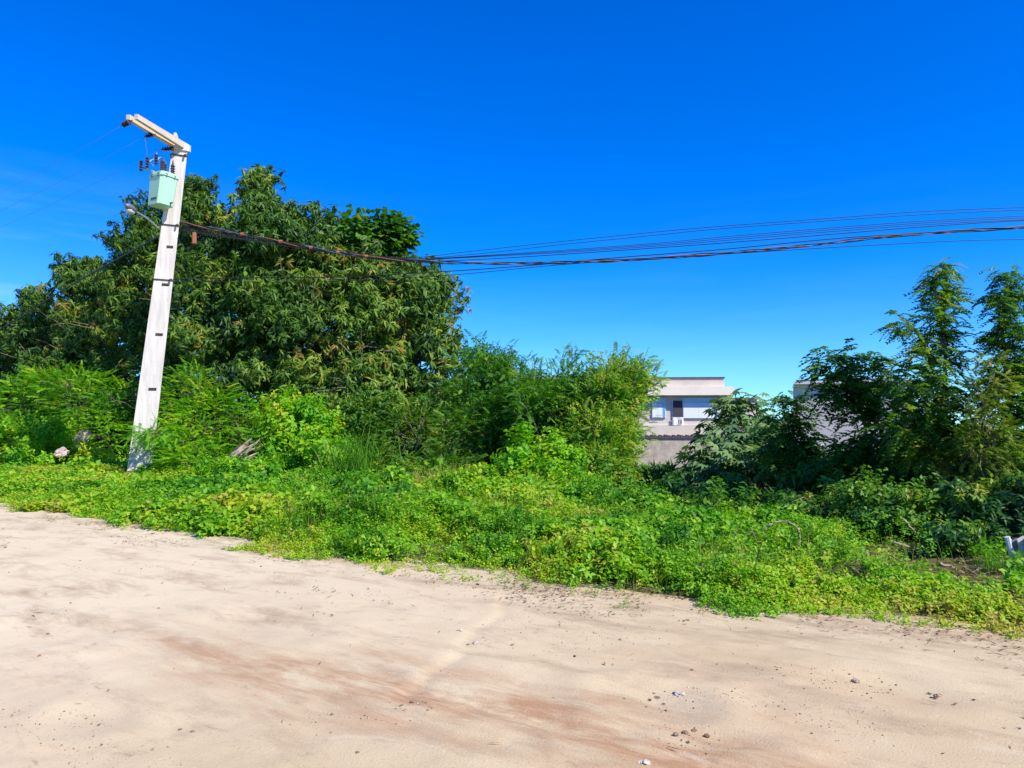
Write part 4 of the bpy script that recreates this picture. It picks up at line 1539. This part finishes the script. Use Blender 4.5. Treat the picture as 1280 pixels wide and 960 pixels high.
bush("olive brown creeper draped down the right edge trees", [(1238, 462, 10.9, 10, 30), (1226, 510, 10.8, 16, 40), (1215, 560, 10.7, 18, 45), (1212, 620, 10.6, 16, 40), (1245, 560, 10.7, 22, 40)], 'feather', 45, 90, mat='drape', clump=.2, tint=(.5, .2),
     scale=.6, stems=3, name="creeper", group=None)

# added tree just outside the frame on the right, placed to shade the corner
crown_tree("broadleaf_tree", "dense broad tree mostly beyond the right edge, shading the corner", [(1400, 640, 10.5, 70, 60), (1350, 660, 10, 50, 50)], 'ros_small', 46, 16, mat='dark', trunk_r=.08, tint=(.4, .15), scale=1.1, back=1.0)

# ------------------------------------------------------------------ weeds on the verge
def in_view(x, y, pad=1.15):
    return (y > 2.5) & (x > -y * .667 * pad - .6) & (x < y * .667 * pad + 2.2)


def scatter(n, s0, s1, t0, t1, rng):
    s = rng.uniform(s0, s1, n)
    t = rng.uniform(t0, t1, n)
    x, y = XY(s, t)
    k = in_view(x, y)
    return x[k], y[k], s[k], t[k]


def herb_h(x, y, s, t):
    d = t - edge_t(s)
    h = .04 + .12 * smooth(.2, 3.2, d) * (1 + 1.1 * fbm(s * .45, t * .6, 51, 3)) + .09 * smooth(.0, .8, d) * (1 + 1.6 * fbm(s * 1.6, t * 1.6, 52, 3))
    lump = smooth(.08, .32, fbm(s * .75, t * .95, 57, 3)) * smooth(.5, 1.6, d)
    h = h + (.12 + .16 * smooth(-4, -7, s)) * lump + .10 * smooth(.0, .3, fbm(s * 2.6, t * 2.6, 58, 2)) * smooth(.2, .7, d)
    h = h * (.34 + .66 * smooth(-17, -11, s)) * (1 - .68 * smooth(-2.2, -.5, s))
    m = P(1130, 690, 9.9)
    h = h * (1 - .6 * np.exp(-(((x - m[0]) / 1.5) ** 2 + ((y - m[1] - .3) / .5) ** 2)))
    return np.clip(h, .03, .9), d


def inner_t(s, t):
    return np.interp(s, [-14, -11, -8, -5, -2.6, -.7, 2, 6], [13.6, 13.4, 12.2, 11.0, 9.9, 8.9, 8.6, 8.6]) + .6 * fbm(s * .6, t * .6, 59, 2)


FENCE = P(1285, 735, 8.2)


def near_fence(x, y):
    return smooth(1.3, .8, np.hypot((x - FENCE[0]) * .8, (y - FENCE[1] + .7) * .62)) * .92


def verge_weeds():
    rng = np.random.default_rng(100)
    L = Leaves()
    for (n, y0, y1, sc, tmpl) in ((260000, 3, 11, .62, SPRIG), (150000, 11, 18, .88, SPRIG), (100000, 18, 45, 1.4, SPRIG)):
        x, y, s, t = scatter(n * 3, -45, 14, 6.2, 15.5, rng)
        k = (y >= y0) & (y < y1)
        x, y, s, t = x[k], y[k], s[k], t[k]
        h, d = herb_h(x, y, s, t)
        fringe = fbm(s * 1.7, t * 2.2, 53, 4)
        dens = smooth(-.05, .75, d + .95 * fringe) * (.12 + .88 * smooth(-.30, .02, fbm(s * .9, t * 1.2, 54, 4)))
        dens = dens * (1 - .9 * smooth(.16, .30, fbm(s * .55, t * .8, 64, 3)) * smooth(0, .5, d))
        # bare soil bank on the right
        m = P(1130, 690, 9.9)
        dens = dens * (1 - .6 * np.exp(-(((x - m[0]) / 1.0) ** 2 + ((y - m[1] - .2) / .3) ** 2)))
        dens = dens * (1 - (.50 + .50 * smooth(1.5, 2.5, t - inner_t(s, t))) * smooth(-.3, .5, t - inner_t(s, t)))
        dens = dens * (1 - near_fence(x, y))
        k = rng.random(len(x)) < dens
        x, y, s, t, h, d = x[k], y[k], s[k], t[k], h[k], d[k]
        if len(x) > n * .42:
            k = rng.permutation(len(x))[:int(n * .42)]
            x, y, s, t, h, d = x[k], y[k], s[k], t[k], h[k], d[k]
        z = ground_z(x, y)
        z = np.maximum(z, -.02) + h * rng.random(len(x)) ** .55 - .04
        pos = np.stack([x, y, z], -1)
        ax = norm(np.stack([rng.normal(0, .45, len(x)), rng.normal(0, .45, len(x)) - .1, np.ones(len(x))], -1))
        Rm = frames(ax, rng, rng.uniform(0, 6.28, len(x)), up=np.tile([1, .2, 0], (len(x), 1)) + rng.normal(0, .5, (len(x), 3)))
        Rm = np.stack([Rm[:, :, 1], Rm[:, :, 2], Rm[:, :, 0]], -1)
        tn = .46 + .48 * fbm(s * .7, t * .9, 55, 4) + .14 * smooth(.1, .3, fbm(s * .4, t * .6, 65, 3)) + .20 * (1 - smooth(0, 1.8, d)) - .10 * smooth(.02, .3, h - .2) + rng.normal(0, .10, len(x)) + np.where(rng.random(len(x)) < .03, .4, 0)
        big = 1 + .8 * smooth(.05, .3, fbm(s * .5, t * .7, 56, 2)) - .3 * (1 - smooth(0, 1.2, d))
        L.put(tmpl, pos, Rm, sc * big * rng.uniform(.7, 1.25, len(x)), tn, rng)
    o = L.build("weeds", M['herb'])
    tag(o, "bright green low weeds covering the verge beside the road", "weeds", kind="stuff")


def grasses():
    rng = np.random.default_rng(101)
    L = Leaves()
    x, y, s, t = scatter(420000, -40, 14, 6.0, 13, rng)
    h, d = herb_h(x, y, s, t)
    w = (.14 + smooth(.05, .3, fbm(s * .8, t * .9, 61, 3)) + 1.1 * smooth(.12, .26, fbm(s * .55, t * .8, 64, 3))) * smooth(-.1, .3, d)
    w = w + 1.0 * (smooth(-.55, .05, d) * (1 - smooth(.3, 1.2, d))) * smooth(-.02, .28, fbm(s * 1.7, t * 1.7, 62, 4)) * (1 + 1.6 * smooth(-11, -15, s))
    w = w * (1 - .85 * smooth(-.8, .1, t - inner_t(s, t)))
    w = w * (1 - .8 * near_fence(x, y))
    k = rng.random(len(x)) < np.clip(w, 0, 1) * .55
    x, y, s, t, h, d = x[k], y[k], s[k], t[k], h[k], d[k]
    n = len(x)
    pos = np.stack([x, y, np.maximum(ground_z(x, y), -.02) - .01], -1)
    az = rng.uniform(0, 6.28, n)
    Rm = np.zeros((n, 3, 3))
    Rm[:, 0, 0], Rm[:, 1, 0] = np.cos(az), np.sin(az)
    Rm[:, 0, 1], Rm[:, 1, 1] = -np.sin(az), np.cos(az)
    Rm[:, 2, 2] = 1
    L.put(BLADE, pos, Rm, np.clip(h * 1.3, .10, np.where(t > inner_t(s, t) - .4, .26, .6)) * rng.uniform(.5, 1.3, n) * (.55 + .45 * smooth(0, .8, d)), .55 + .6 * fbm(s, t, 63, 3) + .18 * (1 - smooth(0, .8, d)) + rng.normal(0, .15, n), rng)
    o = L.build("grass", M['grass'])
    tag(o, "thin grass blades mixed among the verge weeds", "grass", kind="stuff")


def dry_stems():
    rng = np.random.default_rng(103)
    x, y, s, t = scatter(14000, -16, 14, 6.4, 12.5, rng)
    h, d = herb_h(x, y, s, t)
    k = (rng.random(len(x)) < smooth(0, .6, d) * smooth(-.1, .3, fbm(s * .9, t, 66, 3)) * .30) & (t < inner_t(s, t) + 1.2)
    x, y, s, t, h = x[k], y[k], s[k], t[k], h[k]
    n = len(x)
    L = Leaves()
    az = rng.uniform(0, 6.28, n)
    d3 = norm(np.stack([np.cos(az) * .6, np.sin(az) * .6, rng.uniform(.2, 1.4, n)], -1))
    V, T = leaf2(.5, .010, .6, -.1)
    V2, T2 = leaf2(.5, .007, .6, .25)
    L.put([(V, T, np.zeros(4)), (V2, T2, np.zeros(4))], np.stack([x, y, ground_z(x, y)], -1), frames(d3, rng, rng.normal(0, .5, n)), (.35 + h * 1.6) * rng.uniform(.6, 1.2, n), .35 + .5 * rng.random(n), rng)
    tag(L.build("dry_stems", M['litter']), "dry straw coloured stems standing among the green weeds", "dry stems", kind="stuff")


verge_weeds()
grasses()
dry_stems()


def grass_clump(label, px, py, Y, w, hgt, n, seed, tint, droop=1.0):
    rng = np.random.default_rng(seed)
    c = P(px, py, Y)
    c[2] = gz(c[0], c[1])
    L = Leaves()
    pos = np.stack([c[0] + rng.normal(0, w * .5, n), c[1] + rng.normal(0, w * .4, n), np.full(n, c[2] - .03)], -1)
    az = np.where(rng.random(n) < .5, rng.uniform(-1, 1, n), rng.uniform(2.1, 4.2, n))
    Rm = np.zeros((n, 3, 3))
    Rm[:, 0, 0], Rm[:, 1, 0] = np.cos(az), np.sin(az)
    Rm[:, 0, 1], Rm[:, 1, 1] = -np.sin(az), np.cos(az)
    Rm[:, 2, 2] = 1
    L.put(BLADE, pos, Rm, hgt * rng.uniform(.5, 1.1, n), tint + rng.normal(0, .14, n), rng)
    o = L.build("grass_clump", M['grass'])
    V = np.array(c)
    me = o.data
    co = np.empty(len(me.vertices) * 3, np.float32)
    me.vertices.foreach_get("co", co)
    co = (co.reshape(-1, 3) - V).astype(np.float32)
    me.vertices.foreach_set("co", co.ravel())
    o.location = tuple(V)
    return tag(o, label, "grass clump")


grass_clump("tall dark green grass clump below the mango row", 445, 600, 19.5, 1.0, 1.7, 420, 71, .25)
grass_clump("yellow dry grass clump left of the pointed vine mound", 562, 620, 16.2, 1.0, .85, 900, 72, .88)
grass_clump("small green grass tuft out on the sand", 385, 698, 9.6, .28, .13, 500, 73, .3)
grass_clump("short yellow green tuft at the sand's edge, casting a small shadow", 778, 752, 7.05, .07, .22, 90, 74, .55)
grass_clump("greyish leaning grass by the board fence", 1250, 735, 8.2, .25, .35, 200, 75, .35)


# ------------------------------------------------------------------ dead wood, rubble, litter
M['dead'] = plain('dead_wood', (.36, .28, .21), .95, var=.35, scale=6, bump=.5, bscale=30)
M['rubble'] = plain('pale_rubble', (.46, .37, .32), .95, var=.25, scale=7, bump=.5, bscale=20)
M['clod'] = plain('dark_clod', (.22, .155, .105), .95, var=.4, scale=20, bump=.5, bscale=80)
M['stone'] = plain('pale_stone', (.50, .44, .36), .9, var=.2, scale=20, bump=.4, bscale=80)
M['board'] = plain('weathered_board', (.24, .21, .20), .9, var=.5, scale=5)
M['post'] = plain('pale_post_paint', (.62, .63, .66), .6, var=.1)
M['pale_board'] = plain('pale_board', (.58, .53, .45), .9, var=.3, scale=7)


def dead_wood():
    c = P(303, 590, 20.9)
    root = empty("dead_wood_heap", (c[0], c[1], gz(c[0], c[1])))
    tag(root, "heap of pale splintered dead wood in the gap right of the pole", "dead wood")
    rng = np.random.default_rng(5)
    for k in range(12):
        x, y = rng.uniform(290, 314), rng.uniform(560, 584)
        a = P(x - rng.uniform(8, 16), y + rng.uniform(6, 12), 20.9 + rng.uniform(-.3, .3))
        b = P(x + rng.uniform(8, 15), y - rng.uniform(6, 14), 21.0 + rng.uniform(-.3, .3))
        r = rng.uniform(.015, .05)
        m = MB()
        m.tube(bez(a, b, rng.uniform(-.03, .05), 6, rng, .02), [r * .6, r, r * 1.1, r * .9, r * .7, r * .2], 6)
        m.build("splinter", M['dead'], root)
    return root


dead_wood()
bush("low weedy shrub before the splintered dead wood", [(285, 592, 20.3, 26, 12), (325, 592, 20.2, 22, 12)], 'sprig', 48, 40, clump=.25, tint=(.5, .15), scale=.7)


def rock(name, label, px, py, Y, size, seed, mat, z=None, cat="rock", group=None, sq=(1, 1, .7)):
    rng = np.random.default_rng(seed)
    c = P(px, py, Y) if z is None else G(px, py, z)
    import bmesh
    bm = bmesh.new()
    bmesh.ops.create_icosphere(bm, subdivisions=3, radius=1)
    o3 = rng.uniform(0, 50, 2)
    for v in bm.verts:
        q = np.array(v.co)
        f = 1 + .9 * float(fbm(np.array([q[0] * 1.9 + o3[0] + q[2]]), np.array([q[1] * 1.9 + o3[1] - q[2] * 1.3]), seed, 3)[0])
        v.co = Vector([float(q[i] * f * size * sq[i]) for i in range(3)])
    me = bpy.data.meshes.new(name)
    bm.to_mesh(me)
    bm.free()
    o = bpy.data.objects.new(name, me)
    COL.objects.link(o)
    me.materials.append(M[mat])
    o.location = tuple(c)
    o.rotation_euler = (0, 0, float(rng.uniform(0, 6)))
    return tag(o, label, cat, group)


rock("rubble_chunk", "pinkish white rubble chunk among the weeds left of the pole", 77, 566, 25.6, .22, 3, 'rubble', sq=(1, .8, .7))
rock("rubble_chunk", "dull brown earth lump left of the pole, higher than the white chunk", 103, 549, 27.6, .32, 4, 'dead', sq=(1, .8, .9))

# stones and clods on the road
clods = [(811, 855, .030), (818, 868, .028), (822, 873, .034), (830, 880, .020), (812, 875, .024), (868, 914, .03), (856, 916, .035), (845, 918, .028), (884, 919, .03), (860, 928, .018),
         (1070, 851, .05), (502, 882, .022), (515, 878, .026), (225, 912, .02), (240, 915, .022), (415, 893, .02), (447, 941, .022), (60, 793, .03), (585, 806, .022), (905, 948, .03), (1170, 870, .03)]
spots = ["beside the small pit right of centre", "at the near rim of the pit", "largest in the pit's crumbled group", "just below the pit", "left part of the pit's crumbled group",
         "in the red crumbs below the pit", "largest among the red crumbs below the pit", "left end of the red crumbs below the pit", "right end of the red crumbs below the pit", "lone below the red crumbs",
         "orange brown and flat right of the pit", "left end of the red soil patch", "right end of the crumbled red soil patch", "left of a pair near the lower left", "right of a pair near the lower left",
         "by itself at the red soil's left start", "near the bottom left of centre", "in the hollow at the far left", "on the sand bar at mid road", "near the bottom right of the pit", "at the right side's dark streak"]
for k, ((px, py, sz), sp) in enumerate(zip(clods, spots)):
    sz *= .48
    g = G(px, py)
    s_, t_ = ST(g[0], g[1])
    z = float(road_z(np.array([s_]), np.array([t_]))[0])
    rock("soil_clod", "small dark soil clod " + sp if k != 10 else "flat orange brown clod on the sand right of the pit", px, py, 1, sz, 200 + k, 'clod' if k != 10 else 'orange_clod' if 'orange_clod' in M else 'dead', z=z + sz * .02, cat="soil clod", group="clods on the road")
for k, (px, py, sz, lb) in enumerate(((595, 804, .045, "pale flat stone on the sand bar at mid road"), (575, 788, .05, "pale broad stone above the sand bar"), (805, 953, .04, "white pebble at the bottom edge of the photo"), (640, 780, .03, "pale pebble below the humus streak"),
                                      (850, 868, .06, "pale crumb of sand right of the pit"))):
    g = G(px, py)
    s_, t_ = ST(g[0], g[1])
    z = float(road_z(np.array([s_]), np.array([t_]))[0])
    sz *= .6
    rock("stone", lb, px, py, 1, sz, 300 + k, 'stone', z=z + sz * .05, group="pale stones on the road", sq=(1, .8, .4))


def litter():
    """dry leaf crumbs and bits of stick on the sand near the verge"""
    rng = np.random.default_rng(105)
    L = Leaves()
    x, y, s, t = scatter(220000, -16, 10, 2.0, 9.5, rng)
    d = t - edge_t(s)
    w = np.exp(-(d / .4) ** 2) * .55 * smooth(.0, .3, fbm(s * 1.5, t * 1.5, 92, 3)) + .6 * smooth(.18, .4, fbm(s * .55, t * 1.9, 91, 4)) * smooth(-2.6, -.4, d) * .40 + .0015
    w = np.where(d > .3, .30, w)
    k = (rng.random(len(x)) < w)
    x, y, s, t = x[k], y[k], s[k], t[k]
    n = len(x)
    z = np.maximum(road_zz(s, t, x, y), ground_z(x, y)) + .006
    V, T = leaf2(.045, .018, .4, -.1)
    V2, T2 = leaf2(.11, .008, .5, .0)
    tm = [(V, T, np.zeros(len(V))), (V * .7, T, np.zeros(len(V))), (V2, T2, np.zeros(len(V2)))]
    az = rng.uniform(0, 6.28, n)
    dd = np.stack([np.cos(az), np.sin(az), rng.normal(0, .12, n)], -1)
    L.put(tm, np.stack([x, y, z], -1), frames(dd, rng, rng.normal(0, .4, n)), rng.uniform(.4, 1.2, n), rng.random(n), rng)
    tag(L.build("leaf_litter", M['litter']), "dry leaf crumbs strewn on the sand along the verge", "leaf litter", kind="stuff")


litter()


def bank_litter():
    rng = np.random.default_rng(115)
    x, y, s, t = scatter(60000, -6, 8, 8.0, 14, rng)
    k = (rng.random(len(x)) < .35 * smooth(-.6, .4, t - inner_t(s, t)))
    x, y, s, t = x[k], y[k], s[k], t[k]
    n = len(x)
    V, T = leaf2(.07, .03, .4, -.1)
    V2, T2 = leaf2(.26, .009, .5, .0)
    az = rng.uniform(0, 6.28, n)
    dd = np.stack([np.cos(az), np.sin(az), rng.normal(0, .2, n)], -1)
    L = Leaves()
    L.put([(V, T, np.zeros(4)), (V * .7, T, np.zeros(4)), (V2, T2, np.zeros(4))], np.stack([x, y, ground_z(x, y) + .012], -1), frames(dd, rng, rng.normal(0, .5, n)), rng.uniform(.5, 1.3, n), rng.random(n), rng)
    tag(L.build("leaf_litter", M['litter']), "dead leaves and twigs covering the soil bank under the dark shrubs", "leaf litter", kind="stuff")


bank_litter()


def crumbs():
    """small crumbs of soil and grit lying on the sand, gathered in ruts and broken patches"""
    rng = np.random.default_rng(106)
    x, y, s, t = scatter(130000, -12, 8, 1.8, 7.4, rng)
    w = .002 + .4 * smooth(.22, .42, fbm(s * .7, t * 2.0, 93, 4)) ** 2
    for px, py, r, a in ((820, 868, .16, .9), (860, 916, .2, .9), (508, 880, .14, .8), (1075, 850, .22, .7), (1060, 905, .3, .3), (760, 800, .5, .3), (430, 893, .25, .25), (980, 838, .3, .4), (620, 735, .5, .3), (700, 770, .5, .25)):
        g = G(px, py)
        w = w + a * np.exp(-((x - g[0]) ** 2 + (y - g[1]) ** 2 * 1.5) / r ** 2)
    k = rng.random(len(x)) < w
    x, y, s, t = x[k], y[k], s[k], t[k]
    n = len(x)
    V = np.array([[1, 0, 0], [-.8, .3, 0], [0, 1, .1], [.1, -.9, 0], [.1, .1, .8], [0, 0, -.6]])
    T = np.array([[0, 2, 4], [2, 1, 4], [1, 3, 4], [3, 0, 4], [2, 0, 5], [1, 2, 5], [3, 1, 5], [0, 3, 5]])
    L = Leaves()
    az = rng.uniform(0, 6.28, n)
    d = np.stack([np.cos(az), np.sin(az), rng.normal(0, .3, n)], -1)
    L.put((V, T), np.stack([x, y, road_z(s, t)], -1), frames(d, rng, rng.normal(0, .5, n)), .003 + .007 * rng.random(n) ** 4, rng.random(n), rng)
    tag(L.build("soil_crumbs", M['crumb']), "tiny crumbs of soil and grit scattered over the sandy road", "soil crumbs", kind="stuff")


M['crumb'] = leaf_mat('soil_crumb', [(0, (.10, .07, .045)), (.45, (.26, .17, .11)), (1, (.52, .43, .30))], .95, 0.0, .1)
crumbs()


def stick(label, pix, r, seed, mat='dead'):
    rng = np.random.default_rng(seed)
    pts = spline([P(*p) for p in pix], 6)
    m = MB()
    n = len(pts)
    m.tube([p + rng.normal(0, r * .4, 3) for p in pts], list(np.linspace(r, r * .45, n)), 6)
    o = m.build("dead_branch", M[mat], None, True)
    return tag(o, label, "branch", "dead branches by the verge")


stick("bent dead branch arching over the weeds near the dark shrubs", [(951, 676, 9.0), (958, 660, 9.0), (968, 653, 9.0), (984, 652, 8.95), (996, 659, 8.9), (1000, 672, 8.85), (998, 690, 8.8)], .011, 1)
stick("straight dead branch lying on the bare soil bank", [(1112, 676, 9.2), (1140, 685, 9.15), (1166, 694, 9.1)], .020, 2)
stick("long dead branch lower on the bare soil bank", [(1172, 704, 8.6), (1200, 712, 8.5), (1232, 724, 8.4)], .022, 3)
stick("pale curved branch leading to the board fence", [(1214, 722, 8.3), (1222, 711, 8.3), (1238, 711, 8.3), (1258, 722, 8.3)], .018, 4)
stick("short upright dead branch before the dark shrub", [(1128, 648, 9.3), (1140, 660, 9.25), (1152, 676, 9.2)], .013, 5)
# bare grey twigs in the tree left of the pole
m = MB()
rng = np.random.default_rng(9)
a = P(140, 372, 35.2)
for k in range(9):
    e = P(118 + 6 * k + rng.uniform(-6, 6), 345 + rng.uniform(-6, 12), 35)
    m.tube(bez(a, e, .05, 6, rng, .06), list(np.linspace(.03, .008, 6)), 5)
m.tube(bez(P(150, 470, 35.6), a, 0, 6, rng, .1), .06, 6)
tag(m.build("dead_branch", M['dead'], None, True), "fan of bare grey twigs in the tree left of the pole", "branch", "dead branches by the verge")


def fence():
    b = P(1270, 735, 8.7)
    root = empty("board_fence", (b[0], b[1], gz(b[0], b[1])))
    tag(root, "weathered grey board fence with a leaning metal post at the right edge", "fence")
    z0 = gz(b[0], b[1]) - .1

    def plank(x0, x1, y_, top_py, lean, mat):
        m = MB()
        a0 = P(x0, 740, y_)
        a1 = P(x1, 740, y_)
        t = P(x0, top_py, y_)[2]
        tt = t + .04
        V = [(a0[0], y_, z0), (a1[0], y_, z0), (a1[0] - lean, y_, tt), (a0[0] - lean, y_, t)]
        V += [(x, y + .022, z) for x, y, z in V]
        m.add(V, [(0, 1, 2, 3), (7, 6, 5, 4), (0, 4, 5, 1), (1, 5, 6, 2), (2, 6, 7, 3), (3, 7, 4, 0)])
        m.build("board", M[mat], root)
    x = 1271
    rng = np.random.default_rng(8)
    for k in range(12):
        w = rng.uniform(5, 9)
        plank(x, x + w, 8.7 - .05 * k, 674 + rng.uniform(-2, 4), .09, 'pale_board' if k in (0, 2, 5) else 'board')
        x += w + .4
    m = MB()
    t = P(1259, 671, 8.66)
    f = P(1270, 738, 8.66)
    f[2] = z0
    m.tube([f, t], .03, 8)
    m.build("post", M['post'], root)


fence()
